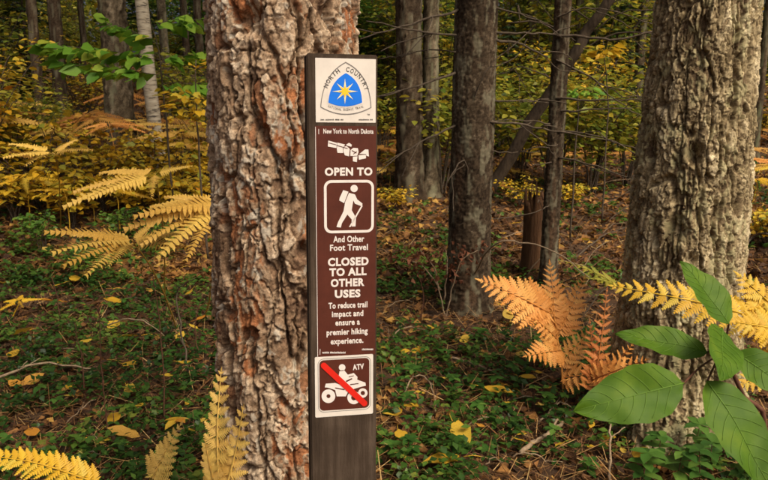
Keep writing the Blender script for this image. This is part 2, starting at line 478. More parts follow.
stuff('leaf_litter', 'brown and russet dead leaf litter covering the forest floor', 'leaf litter', raw_mesh('leaf_litter', np.concatenate(V), np.concatenate(Fc), M['litter'], tint=np.concatenate(T)))
n = 36000
x, y = rpoints(n, 1.9, 8.0, 0.6, 1.2)
pos = np.stack([x, y, gz(x, y) + RNG.uniform(0.0, 0.05, n)], 1)
V, Fc = scatter(STRIP_V, STRIP_F, pos, frames(rdir(n, 0.32), rup(n, 0.3)), RNG.uniform(0.04, 0.14, n), RNG.uniform(0.02, 0.036, n))
stuff('pine_needles', 'thin dry reddish pine needles strewn over the litter', 'needles', raw_mesh('pine_needles', V, Fc, M['needle'], tint=np.repeat(RNG.uniform(0, 1, n), 4)))
# green ground cover
def cover(n, y0, y1, power, thr, lo, hi):
    x, y = rpoints(n, y0, y1, 0.5, power)
    m_ = fbm(x * 1.3, y * 1.3, 0, 40, 3) + 0.12 * np.clip(-x, -1, 1) * (y < 5) > thr
    keep = m_ | (RNG.uniform(0, 1, n) < 0.10)
    x, y = x[keep], y[keep]; n = len(x)
    hgt = RNG.uniform(0.02, 0.11, n)
    base = np.stack([x, y, gz(x, y) + hgt], 1)
    P = []; D = []; S = []; Tn = []
    for k in range(6):
        a = RNG.uniform(0, 2 * np.pi, n) * 0.15 + k * 2 * np.pi / 6 + (x * 37 % 6.28)
        e = RNG.normal(-0.05, 0.35, n)
        D.append(np.stack([np.cos(a) * np.cos(e), np.sin(a) * np.cos(e), np.sin(e)], 1))
        P.append(base + np.stack([np.cos(a) * 0.006, np.sin(a) * 0.006, RNG.uniform(-0.02, 0.008, n)], 1))
        S.append(RNG.uniform(lo, hi, n) * (RNG.uniform(0, 1, n) > 0.12))
        Tn.append(np.clip(vn(x * 3, y * 3, 0, 77) * 0.7 + RNG.normal(0.12, 0.17, n), 0, 0.93 + 0.07 * (RNG.uniform(0, 1, n) > 0.9)))
    P = np.concatenate(P); D = np.concatenate(D); S = np.concatenate(S); Tn = np.concatenate(Tn)
    ok = S > 0
    P, D, S, Tn = P[ok], D[ok], S[ok], Tn[ok]
    V, Fc = scatter(LEAF4_V, LEAF4_F, P, frames(D, rup(len(P), 0.25)), S, RNG.uniform(0.75, 1.05, len(P)))
    return V, Fc, np.repeat(Tn, len(LEAF4_V))
parts = [cover(5600, 2.0, 5.2, 1.0, 0.49, 0.022, 0.047), cover(4200, 5.0, 11, 1.2, 0.52, 0.035, 0.07)]
V = []; Fc = []; T = []; off = 0
for v, f, t in parts:
    V.append(v); Fc.append(f + off); T.append(t); off += len(v)
stuff('ground_cover', 'low dark green creeping ground cover in patches over the litter', 'ground cover', raw_mesh('ground_cover', np.concatenate(V), np.concatenate(Fc), M['cover'], tint=np.concatenate(T)))

# ================================================================== BIG TRUNKS WITH BARK RELIEF
def trunk_grid(x0, y0, Rz, zlo, zhi, step, front, lean=(0, 0), back=40):
    """angles dense on the side that faces the camera; returns th, z, arrays"""
    th0 = math.atan2(-y0, -x0)               # towards the camera
    rm = Rz(1.0)
    half = R(front / 2)
    nf = int(2 * half * rm / step)
    th = list(np.linspace(-half, half, nf)) + list(np.linspace(half, 2 * math.pi - half, back + 2)[1:-1])
    th = np.array(th) + th0
    zs = np.arange(zlo, zhi, step)
    return th, zs, th0
def build_trunk(name, parent, x0, y0, base, Rz, zlo, zhi, step, front, disp, mat, lean=(0, 0), top=9.0, smooth=False):
    th, zs, th0 = trunk_grid(x0, y0, Rz, zlo, zhi, step, front)
    extra_lo = np.array([-0.25]) if zlo > -0.2 else np.array([])
    extra_hi = np.arange(zhi, top, 0.25)
    zs = np.concatenate([extra_lo, zs, extra_hi])
    TH, ZZ = np.meshgrid(th, zs)
    RR = np.vectorize(Rz)(ZZ[:, :1]) * np.ones_like(TH)
    d, col = disp(TH - th0, ZZ, RR)
    # large scale unevenness
    RR = RR * (1 + 0.05 * (fbm(np.cos(TH) * 1.6 + 5, np.sin(TH) * 1.6 + 5, ZZ * 1.1, 60, 3) - 0.5))
    r = RR + d
    Xp = r * np.cos(TH) + lean[0] * ZZ
    Yp = r * np.sin(TH) + lean[1] * ZZ
    nz, nt = TH.shape
    idx = np.arange(nz * nt).reshape(nz, nt)
    nxt = np.roll(idx, -1, axis=1)
    q = np.stack([idx[:-1], nxt[:-1], nxt[1:], idx[1:]], -1).reshape(-1, 4)
    me = raw_mesh(name, np.stack([Xp.ravel(), Yp.ravel(), ZZ.ravel()], 1), q, mat, col=col.reshape(-1, 4), smooth=smooth)
    return link(name, me, parent)
def pine_disp(th, z, rr):
    W = 1.16
    u = th / (2 * math.pi) * W                # metres round the trunk
    wx = (fbm(u * 12, z * 6, 0, 101, 3) - 0.5) * 0.06
    wz = (fbm(u * 10, z * 6, 0, 131, 3) - 0.5) * 0.14
    jx = (fbm(u * 70, z * 55, 0, 141, 3) - 0.5) * 0.016      # ragged edges
    jz = (fbm(u * 70, z * 55, 0, 151, 3) - 0.5) * 0.022
    f1, f2, c1, ou, ov = voro((u + wx + jx) / W * 20, (z + wz + jz) / 0.27, 20, 11)
    e1 = f2 - f1
    rg = np.abs(fbm((u + wx * .5 + jx * .8) * 17, (z + jz) * 2.6, 0, 105, 2) - 0.5) * 2
    crack = np.maximum(0.65 * (1 - sstep(0.01, 0.14, e1)), 1 - sstep(0.01, 0.11, rg))
    g1, g2, c2, pu, pv = voro((u + wx + jx * 1.2) / W * 30, (z + wz * .9 + jz * 1.2) / 0.080, 30, 23)
    e2 = g2 - g1
    crack2 = (1 - sstep(0.0, 0.13, e2)) * (0.25 + 0.75 * (c2 > 0.5))
    k1, k2, c3, qu, qv = voro((u + wx + jx * .9) / W * 74, (z + wz + jz * .8) / 0.026, 74, 37)
    m1, m2, c4, ru, rv = voro((u + jx * .6) / W * 150, (z + jz * .5) / 0.0125, 150, 43)
    # stacked flakes: every scale adds a flat step, each flake tilted so that its lower edge stands off
    h = 0.007 * (c1 - 0.5) + 0.0070 * (c2 - 0.5) + 0.0055 * (c3 - 0.5) + 0.0035 * (c4 - 0.5) * (c2 > .35) + 0.006 * sstep(0, .4, rg)
    h += -0.0035 * pv * (c2 - .2) - 0.0030 * qv * (c3 - .2) + 0.0012 * qu
    h += -0.024 * crack - 0.009 * crack2
    h += 0.0022 * (fbm(u * 170, z * 130, 0, 190, 2) - 0.5)
    tone = np.clip(0.50 + 0.5 * (c3 - 0.5) + 0.4 * (c2 - 0.5) + 0.34 * (c4 - 0.5) + 1.0 * (fbm(u * 9, z * 4, 0, 201, 3) - 0.5) - 0.25 * crack, 0, 1)  # crack term darkens the furrows: shade put into the tone
    zone = sstep(0.50, 0.62, fbm(u * 8 + 3, z * 3.4, 0, 222, 3))
    fresh = zone * ((c3 + .7 * c2) < 0.62) * 0.85 + 0.35 * zone * (c4 < .4) + 0.5 * ((c2 < .12) & (c3 < .6)) + 0.08
    fresh = fresh * (1 - .7 * crack)
    lich = 0.5 * (c4 > 0.66) * sstep(0.5, 0.62, fbm(u * 22, z * 12, 0, 233, 3)) * (c3 > .4)
    col = np.stack([tone, np.clip(fresh, 0, 1), np.clip(lich, 0, 1), np.ones_like(tone)], -1)
    for kz, kt, kr in ((1.655, -0.36, 0.026), (1.135, 0.19, 0.018), (1.54, -0.76, 0.016), (0.93, -0.5, 0.016)):
        dd = np.sqrt(((th - kt) * 0.185) ** 2 + ((z - kz) * 0.8) ** 2) / kr
        h += 0.007 * np.exp(-((dd - 1.3) / 0.4) ** 2) - 0.034 * np.exp(-(dd / 0.8) ** 2)
    return h, col
def ash_disp(th, z, rr):
    W = 1.45
    u = th / (2 * math.pi) * W
    wx = (fbm(u * 9, z * 4, 0, 301, 3) - 0.5) * 0.085
    wz = (fbm(u * 8, z * 5, 0, 331, 3) - 0.5) * 0.12
    jx = (fbm(u * 60, z * 45, 0, 341, 3) - 0.5) * 0.020
    jz = (fbm(u * 60, z * 45, 0, 351, 3) - 0.5) * 0.028
    c1 = fbm(u * 10, z * 3, 0, 355, 2)
    rg = np.abs(fbm((u + wx * .35 + jx * .55) * 27, (z + jz * .6) * 4.6, 0, 305, 2) - 0.5) * 2
    rg2 = np.abs(fbm((u + wx * .35 + jx * .8) * 44, (z + jz) * 9.0, 0, 307, 2) - 0.5) * 2
    crack = 1 - sstep(0.03, 0.15, rg)
    crackb = 1 - sstep(0.0, 0.10, rg2)
    g1, g2, c2, pu, pv = voro((u + wx * .5 + jx * 1.3) / W * 60, (z + wz + jz * 1.3) / 0.07, 60, 323)
    crack2 = 1 - sstep(0.0, 0.12, g2 - g1)
    k1, k2, c3, qu, qv = voro((u + wx + jx * 1.2) / W * 120, (z + wz + jz * 1.2) / 0.024, 120, 333)
    deep = 0.85 + 0.6 * sstep(0.1, 0.9, -th)                # furrows run deeper on the left flank
    h = 0.005 * sstep(0, .6, rg) + 0.0085 * (c2 - 0.5) + 0.0075 * (c3 - 0.5) - 0.004 * pv * (c2 - .1) - 0.003 * qv * (c3 - .2)
    h += -0.020 * deep * crack - 0.009 * crackb - 0.007 * crack2 * (c2 > .25)
    h += 0.004 * (fbm(u * 120, z * 80, 0, 361, 2) - 0.5)
    foot = sstep(0.9, 0.0, z)
    h += foot * 0.05 * np.cos(th * 4 + 0.6) * foot
    tone = np.clip(0.54 + 0.6 * (c3 - 0.5) + 0.45 * (c2 - 0.5) + 1.0 * (fbm(u * 8, z * 5, 0, 401, 3) - 0.5) - .15 * crack, 0, 1)  # tone also drops along the cracks, painted furrow shade
    low = 0.5 * (c3 < .22) + 0.5 * sstep(0.6, 0.75, fbm(u * 6, z * 4, 0, 411, 3))
    lich = 0.5 * sstep(0.54, 0.68, fbm(u * 16, z * 8, 0, 421, 4)) * (c3 > 0.35) + 0.3 * foot * (c3 > .5)
    col = np.stack([tone, np.clip(low, 0, 1), np.clip(lich, 0, 1), np.ones_like(tone)], -1)
    for kz, kt, kr in ((1.28, 0.05, 0.03), (0.98, -0.15, 0.035), (0.86, 0.12, 0.025), (1.47, 0.55, 0.02)):
        dd = np.sqrt(((th - kt) * 0.22) ** 2 + ((z - kz) * 0.75) ** 2) / kr
        h += 0.012 * np.exp(-((dd - 1.4) / 0.5) ** 2) - 0.024 * np.exp(-(dd / 0.8) ** 2)
    return h, col
def spruce_disp(per, seed):
    def f(th, z, rr):
        U = th / (2 * math.pi)
        wz = (fbm(U * 30, z * 20, 0, seed, 3) - 0.5) * 0.03
        f1, f2, cid, ou, ov = voro(U * per + (fbm(U * 40, z * 25, 0, seed + 3, 2) - 0.5), (z + wz) / 0.026, per, seed)
        h = 0.004 * (sstep(0, 0.25, f2 - f1) - 1) + 0.006 * (cid - 0.5) + 0.003 * ov
        h += 0.008 * (fbm(U * 12, z * 4, 0, seed + 7, 3) - 0.5)
        tone = np.clip(0.4 + 0.6 * (cid - 0.5) + 1.1 * (fbm(U * 9, z * 5, 0, seed + 11, 3) - 0.5), 0, 1)
        lich = 0.7 * sstep(0.56, 0.66, fbm(U * 26, z * 9, 0, seed + 13, 4))
        low = sstep(0.55, 0.7, fbm(U * 8 + 5, z * 3, 0, seed + 19, 3))
        return h, np.stack([tone, low, lich, np.ones_like(tone)], -1)
    return f
# shared conifer crown and limbs, high above the picture
def make_crown(seed, h=6.5, r=2.0, n=1300, mat=None, leafy=False):
    rr = np.random.default_rng(seed)
    t = rr.uniform(0, 1, n) ** 1.3
    a = rr.uniform(0, 2 * np.pi, n)
    a = np.round(a / 0.42) * 0.42 + rr.normal(0, 0.10, n) + np.floor(t * 16) * 0.7
    prof = (1 - t) ** 0.8 * r * (0.75 + 0.5 * vn(a * 1.5, t * 6, 0, seed))
    if leafy: prof = r * np.sqrt(np.clip(1 - (2 * t - 0.9) ** 2, 0.03, 1)) * (0.6 + 0.7 * vn(a * 1.5, t * 6, 0, seed))
    rad = prof * rr.uniform(0.12, 1, n) ** 0.6
    z = (np.floor(t * 16) / 16) * h + rr.normal(0, 0.09, n) - 0.18 * rad
    pos = np.stack([np.cos(a) * rad, np.sin(a) * rad, z], 1)
    d = np.stack([np.cos(a + rr.normal(0, 0.6, n)), np.sin(a + rr.normal(0, 0.6, n)), rr.normal(-0.2, 0.25, n)], 1)
    up = rr.normal(0, 0.3, (n, 3)); up[:, 2] += 1
    V, Fc = scatter(LEAF4_V, LEAF4_F, pos, frames(d, up), rr.uniform(0.22, 0.5, n), 0.55)
    return raw_mesh('crown', V, Fc, mat or M['conifer'], tint=np.repeat(rr.uniform(0, 1, n), 5))
def make_limbs(seed, h=6.5, r=2.0, mat=None):
    rr = random.Random(seed); b = MB()
    b.tube([(0, 0, -.6), (0, 0, h * .5), (0, 0, h)], [.08, .05, .01], 6)
    for k in range(14):
        t = k / 14.0
        a = rr.uniform(0, 6.28); l = r * (1 - t) ** 0.8 * 0.85
        z = t * h
        b.tube([(0, 0, z), (math.cos(a) * l * .5, math.sin(a) * l * .5, z + .05), (math.cos(a) * l, math.sin(a) * l, z - .12 * l)], [0.03, 0.018, 0.005], 4)
    return b.mesh('limbs', mat or M['dark_bark'])
CROWNS = [make_crown(s) for s in (1, 2, 3)]
LEAFCROWN = make_crown(9, 5, 2.4, 1500, M['yellowgreen'], True)
LIMBS = make_limbs(4)
LEAFLIMBS = make_limbs(5, 5, 2.4, M['grey_bark'])
def add_crown(tree, z, sc, k, leafy=False):
    for nm, me in (('limbs', LEAFLIMBS if leafy else LIMBS), ('crown', LEAFCROWN if leafy else CROWNS[k % 3])):
        o = link(nm, me, tree); o.location = (0, 0, z); o.scale = (sc, sc, sc); o.rotation_euler = (0, 0, k * 1.3)

# --- the red pine behind the marker
T1 = (-0.252, 1.77)
pine = thing('pine_tree', 'thick pine trunk with flaking reddish plated bark right behind the brown marker post', 'tree', (T1[0], T1[1], 0))
build_trunk('trunk', pine, T1[0], T1[1], 0, lambda z: 0.187 + 0.03 * math.exp(-max(z, 0) / 0.25) - 0.013 * min(max(z - 0.9, 0), 2), 0.42, 2.05, 0.0022, 178, pine_disp, M['pine_bark'], (0.004, 0), 11.0)
add_crown(pine, 10.5, 0.5, 0)
# --- the furrowed tree on the right
T2 = (1.30, 2.95)
ash = thing('hardwood_tree', 'thick tree with deeply furrowed grey bark behind the big green leaves', 'tree', (T2[0], T2[1], gz1(*T2) - 0.02))
build_trunk('trunk', ash, T2[0], T2[1], 0, lambda z: float(np.interp(z, [-.3, 0, 0.25, 0.7, 1.1, 1.6, 2.0, 3.0, 10], [0.33, 0.30, 0.265, 0.245, 0.232, 0.205, 0.188, 0.18, 0.12])), -0.06, 2.35, 0.0031, 186, ash_disp, M['ash_bark'], (0.0, 0), 10.0)
add_crown(ash, 9.0, 0.5, 1, True)
# --- spruce in the middle and the thin one beside it
T3 = (at(470, 200, 4.7).x, 4.7)
spruce = thing('spruce_tree', 'dark scaly spruce trunk with dead side branches, between the post and the slender spruce', 'tree', (T3[0], T3[1], gz1(*T3)))
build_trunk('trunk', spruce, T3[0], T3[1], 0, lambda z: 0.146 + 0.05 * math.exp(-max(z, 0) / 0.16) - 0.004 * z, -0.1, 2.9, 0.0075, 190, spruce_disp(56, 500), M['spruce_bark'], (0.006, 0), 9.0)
add_crown(spruce, 6.5, 0.6, 2)
T4 = (at(552, 200, 5.15).x, 5.15)
slender = thing('spruce_tree', 'slender dark spruce trunk beside the broken rotten stump', 'tree', (T4[0], T4[1], gz1(*T4)))
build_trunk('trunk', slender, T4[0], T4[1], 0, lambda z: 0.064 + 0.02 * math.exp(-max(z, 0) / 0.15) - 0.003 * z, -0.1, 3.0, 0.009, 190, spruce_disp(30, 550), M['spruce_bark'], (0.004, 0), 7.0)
add_crown(slender, 5.6, 0.45, 0)
def dead_branch(tree, tl, pts, r0, r1, seed, mat='dead_wood', twigs=2):
    w = [at(px, py, d) for px, py, d in pts]
    o = Vector(tree.location)
    r0 *= .8; r1 *= .75
    loc = wobble([p - o for p in w], 5, 0.007, seed)
    n = len(loc)
    b = MB()
    b.tube(loc, [r0 + (r1 - r0) * i / (n - 1) for i in range(n)], 6)
    rr = random.Random(seed + 1)
    for k in range(twigs):
        i = rr.randrange(n // 3, n - 1)
        p = loc[i]; d = (loc[min(i + 1, n - 1)] - loc[i - 1]).normalized()
        q = p + d * rr.uniform(0.08, 0.2) + Vector((rr.uniform(-.1, .1), rr.uniform(-.1, .1), rr.uniform(-.12, .1)))
        q2 = q + d * rr.uniform(0.05, 0.15) + Vector((rr.uniform(-.06, .06), rr.uniform(-.06, .06), rr.uniform(-.1, .03)))
        b.tube(wobble([p, q, q2], 3, 0.006, seed + k), 0.0035, 4)
    return b.obj('branch', M[mat], tree, True)
for i, (pts, r0, r1) in enumerate([
    ([(458, 10, 4.65), (412, 24, 4.5), (360, 39, 4.35)], .013, .005),
    ([(456, 35, 4.6), (415, 30, 4.4), (366, 21, 4.3)], .010, .004),
    ([(455, 73, 4.6), (420, 86, 4.4), (380, 96, 4.3)], .012, .004),
    ([(458, 125, 4.65), (420, 143, 4.5), (383, 164, 4.4)], .010, .003),
    ([(484, 32, 4.6), (525, 33, 4.75), (556, 34, 5.0)], .011, .005),
    ([(484, 7, 4.65), (520, 14, 4.6), (548, 23, 4.6)], .009, .003),
    ([(484, 40, 4.6), (515, 43, 4.7), (548, 57, 4.75)], .015, .006),
    ([(488, 101, 4.65), (520, 101, 4.7), (549, 99, 4.8)], .009, .004),
    ([(488, 122, 4.6), (520, 124, 4.7), (560, 132, 4.75), (612, 140, 4.8)], .013, .004),
    ([(486, 150, 4.65), (512, 153, 4.6), (540, 151, 4.6)], .008, .003),
    ([(470, 112, 4.6), (486, 72, 4.5), (505, 52, 4.55)], .007, .003),
    ([(468, 175, 4.58), (462, 160, 4.45), (445, 185, 4.35)], .009, .004),
    ([(455, 52, 4.62), (430, 50, 4.9), (398, 56, 5.0)], .007, .003)]):
    dead_branch(spruce, T3, pts, r0, r1, 30 + i)
for i, (pts, r0, r1) in enumerate([
    ([(554, 35, 5.1), (590, 37, 5.0), (616, 39, 4.95), (655, 31, 4.9)], .013, .008),
    ([(556, 60, 5.1), (590, 77, 5.0), (624, 98, 4.9)], .010, .004),
    ([(556, 99, 5.1), (600, 100, 4.9), (650, 99, 4.8)], .012, .005),
    ([(556, 112, 5.12), (590, 110, 5.0), (632, 108, 5.0)], .011, .004),
    ([(557, 132, 5.1), (592, 135, 4.95), (640, 150, 4.8)], .011, .004),
    ([(558, 158, 5.1), (590, 164, 4.9), (634, 180, 4.7)], .011, .004),
    ([(550, 124, 5.1), (520, 120, 5.0), (494, 122, 4.95)], .008, .003),
    ([(550, 78, 5.1), (528, 68, 5.2), (505, 70, 5.3)], .007, .003),
    ([(556, 18, 5.1), (585, 8, 5.0), (620, 12, 4.9)], .009, .003),
    ([(549, 205, 5.1), (536, 212, 4.9), (512, 216, 4.8)], .006, .002)]):
    dead_branch(slender, T4, pts, r0, r1, 60 + i)

# --- stump beside the slender spruce
sx = at(533, 240, 5.45).x
st = thing('tree_stump', 'broken rotten reddish stump close behind the slender spruce', 'stump', (sx, 5.45, gz1(sx, 5.45)))
TH, ZZ = np.meshgrid(np.linspace(0, 2 * np.pi, 41)[:-1], np.linspace(-0.05, 1.0, 40))
topz = 0.42 + 0.30 * fbm(np.cos(TH) * 2.2 + 4, np.sin(TH) * 2.2 + 4, 0, 610, 3) + 0.1 * _h((TH * 9).astype(int), (TH * 0).astype(int), (TH * 0).astype(int), 4)
zz = np.minimum(ZZ, topz)
rr_ = 0.082 + 0.03 * np.exp(-np.clip(zz, 0, 9) / .12) + 0.018 * (fbm(np.cos(TH) * 5, np.sin(TH) * 5, zz * 1.5, 620, 3) - .5) - 0.02 * (ZZ > topz)
idx = np.arange(1600).reshape(40, 40); nxt = np.roll(idx, -1, 1)
q = np.stack([idx[:-1], nxt[:-1], nxt[1:], idx[1:]], -1).reshape(-1, 4)
link('stump_wood', raw_mesh('stump_wood', np.stack([(rr_ * np.cos(TH)).ravel(), (rr_ * np.sin(TH)).ravel(), zz.ravel()], 1), q, M['stump']), st)
b = MB()
for k in range(7):
    a = k * 0.9; rr0 = 0.05
    b.add([(math.cos(a) * rr0, math.sin(a) * rr0, 0.4), (math.cos(a + .5) * rr0, math.sin(a + .5) * rr0, 0.4), (math.cos(a + .2) * rr0 * .9, math.sin(a + .2) * rr0 * .9, 0.62 + 0.1 * (k % 3))], [(0, 1, 2)])
b.obj('splinters', M['stump'], st)

# --- further trunks
def simple_trunk(tree, rad, height, mat, lean=(0, 0), seed=0, sides=18, zf=3.6, dz=0.03):
    fine = mat in ('grey_bark', 'dark_bark', 'far_bark')
    zs = np.concatenate([np.arange(-0.2, zf, dz if fine else 0.08), np.linspace(zf, height, 20)])
    if fine: sides = max(sides, min(56, int(2 * math.pi * rad / 0.022)))
    TH, ZZ = np.meshgrid(np.linspace(0, 2 * np.pi, sides + 1)[:-1], zs)
    rr = rad * (1 + 0.5 * np.exp(-np.clip(ZZ, 0, 9) / 0.18)) * (1 - 0.5 * ZZ / 12)
    rr = rr * (1 + 0.16 * (fbm(np.cos(TH) * 2.5 + seed, np.sin(TH) * 2.5, ZZ * 2.4, seed, 3) - 0.5))
    col = None
    if fine:
        U = TH / (2 * np.pi); nc = max(6, int(2 * math.pi * rad / 0.055))
        wob = fbm(U * 30, ZZ * 5, 0, seed + 3, 3) - .5
        f1, f2, c1, ou, ov = voro(U * nc + wob * 1.6, ZZ / 0.17 + wob * 2, nc, seed)
        k1, k2, c3, qu, qv = voro(U * nc * 2 + wob * 2, ZZ / 0.06 + wob * 2, nc * 2, seed + 5)
        rr = rr + min(.02, rad * .12) * (-(1 - sstep(0, .35, f2 - f1)) + .5 * (c1 - .5) + .5 * (c3 - .5))
        tone = np.clip(.45 + .5 * (c3 - .5) + .3 * (c1 - .5) + 1.1 * (fbm(U * 9, ZZ * 2.5, 0, seed + 8, 3) - .5), 0, 1)
        lich = .6 * sstep(.56, .68, fbm(U * 18, ZZ * 4, 0, seed + 9, 4))
        col = np.stack([tone, .3 * (c3 < .3), lich, np.ones_like(tone)], -1).reshape(-1, 4)
    bend = 0.05 * (vn(ZZ * 0.5, ZZ * 0 + seed, 0, seed) - 0.5) * sstep(0, 1.5, ZZ)
    idx = np.arange(TH.size).reshape(TH.shape); nxt = np.roll(idx, -1, 1)
    q = np.stack([idx[:-1], nxt[:-1], nxt[1:], idx[1:]], -1).reshape(-1, 4)
    V = np.stack([(rr * np.cos(TH) + lean[0] * ZZ + bend).ravel(), (rr * np.sin(TH) + lean[1] * ZZ).ravel(), ZZ.ravel()], 1)
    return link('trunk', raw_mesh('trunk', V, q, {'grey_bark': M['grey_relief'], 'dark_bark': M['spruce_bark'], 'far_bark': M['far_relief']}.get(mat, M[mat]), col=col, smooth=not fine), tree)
bg = [  # px, width px, distance, material, lean, name, label
    (36, 10, 9.6, 'dark_bark', (0.0, 0), 'spruce_tree', 'dark spruce trunk beyond the green layered sapling, slimmer of a close pair'),
    (57, 13, 9.9, 'dark_bark', (0.01, 0), 'spruce_tree', 'dark spruce trunk beyond the green layered sapling, stouter of a close pair'),
    (85, 6, 12.5, 'dark_bark', (0, 0), 'spruce_tree', 'very thin dark trunk showing between the stout spruce pair and the grey tree'),
    (115, 27, 8.8, 'grey_bark', (0.0, 0), 'hardwood_tree', 'stout grey-brown tree standing beside the pale birch'),
    (152, 13, 8.6, 'birch', (-0.03, 0), 'birch_tree', 'slender pale birch trunk beside the stout grey-brown tree'),
    (166, 9, 11.5, 'grey_bark', (0.0, 0), 'hardwood_tree', 'thin grey trunk just behind the pale birch'),
    (187, 7, 13.0, 'dark_bark', (0.0, 0), 'spruce_tree', 'thin dark trunk between the birch and the red pine'),
    (201, 8, 12.2, 'dark_bark', (0.0, 0), 'spruce_tree', 'thin dark trunk hard by the edge of the red pine'),
    (410, 27, 8.3, 'dark_bark', (0.0, 0), 'pine_tree', 'dark furrowed trunk touching a paler grey trunk, behind the dead branches by the marker post'),
    (432, 17, 8.5, 'grey_bark', (0.0, 0), 'hardwood_tree', 'paler grey trunk touching the dark furrowed trunk near the scaly spruce'),
    (386, 9, 14.5, 'dark_bark', (0.0, 0), 'spruce_tree', 'thin dark far trunk next to the top of the marker post'),
    (529, 11, 14.0, 'far_bark', (0.0, 0), 'spruce_tree', 'far brown trunk between the scaly spruce and the slender spruce'),
    (577, 6, 12.0, 'far_bark', (0.0, 0), 'hardwood_tree', 'thin pale far trunk beside the leaning dark trunk'),
    (640, 9, 14.0, 'far_bark', (0.0, 0), 'spruce_tree', 'far brown trunk close to the furrowed grey tree'),
    (764, 8, 11.0, 'far_bark', (0.0, 0), 'hardwood_tree', 'thin far trunk on the far side of the furrowed grey tree'),
    (505, 6, 17.0, 'far_bark', (0.0, 0), 'spruce_tree', 'very thin far trunk close beside the scaly spruce')]
BGPOS = []
for i, (px, w, d, mat, lean, nm, lab) in enumerate(bg):
    x = at(px, 60, d).x; z = gz1(x, d)
    t = thing(nm, lab, 'tree', (x, d, z))
    simple_trunk(t, w * d / F / 2 * 1.03, 11.0, mat, lean, 700 + i)
    add_crown(t, 6.8, 0.62 + 0.08 * (i % 3), i, mat in ('birch',) or (i % 5 == 3))
    BGPOS.append((x, d))
# leaning dark trunk
p0 = at(569, 62, 7.8); p1 = at(612, -8, 7.6)
dirv = (p1 - p0).normalized()
foot = p0 - dirv * ((p0.z - gz1(p0.x, 7.8)) / dirv.z)
lt = thing('leaning_tree', 'dark leaning trunk crossing behind the slender spruce branches', 'tree', (foot.x, foot.y, gz1(foot.x, foot.y) - 0.05))
b = MB()
pp = wobble([foot, p0, p1, p1 + dirv * 2.2], 5, 0.02, 5)
b.tube([q_ - Vector(lt.location) for q_ in pp], [0.075 - 0.0022 * i for i in range(len(pp))], 9)
b.obj('trunk', M['dark_bark'], lt, True)
b = MB()
for k in range(6):
    s0 = p0.lerp(p1, 0.1 + 0.16 * k) - Vector(lt.location)
    b.tube(wobble([s0, s0 + Vector(((-1) ** k * 0.4, -0.1, 0.22)), s0 + Vector(((-1) ** k * 0.8, -0.2, 0.2))], 3, 0.02, k), 0.008, 4)
b.obj('limbs', M['dark_bark'], lt)
def zone(px):
    if px < 140: return 'beyond the pale birch and grey tree'
    if px < 300: return 'between the pale birch and red pine'
    if px < 470: return 'between the marker post and scaly spruce'
    if px < 552: return 'between the scaly and slender spruces'
    if px < 690: return 'between the slender spruce and furrowed tree'
    return 'past the furrowed grey tree'
# random far trees
k = 0; tries = 0
rf = random.Random(12)
while k < 44 and tries < 900:
    tries += 1
    d = rf.uniform(12, 40); x = rf.uniform(-0.66, 0.66) * d
    if any((x - a) ** 2 + (d - b_) ** 2 < 2.2 for a, b_ in BGPOS): continue
    px = x / d * F / cp + 384
    if 130 < px < 180 and d < 20: continue
    BGPOS.append((x, d))
    big = rf.random() < 0.3
    t = thing('forest_tree', 'straight dark tree far off in the woods ' + zone(px), 'tree', (x, d, gz1(x, d)), 'far trees ' + zone(px))
    if k < 8:
        simple_trunk(t, rf.uniform(0.1, 0.2) if big else rf.uniform(0.05, 0.11), 9.5, 'far_bark' if rf.random() < .6 else 'dark_bark', (rf.uniform(-.03, .03), 0), 800 + k, 10)
    else:
        o = link('trunk', bpy.data.meshes['trunk'] if False else rf.choice(FARTRUNKS), t)
        o.rotation_euler = (0, 0, rf.uniform(0, 6)); s_ = rf.uniform(0.7, 1.2); o.scale = (s_, s_, 1)
    if k == 7:
        FARTRUNKS = [ch.data for oo in C.objects if oo.name.startswith('forest_tree') for ch in oo.children if ch.name.startswith('trunk')]
    add_crown(t, rf.uniform(5.0, 6.5), rf.uniform(0.7, 1.0), k, k % 4 == 0)
    k += 1

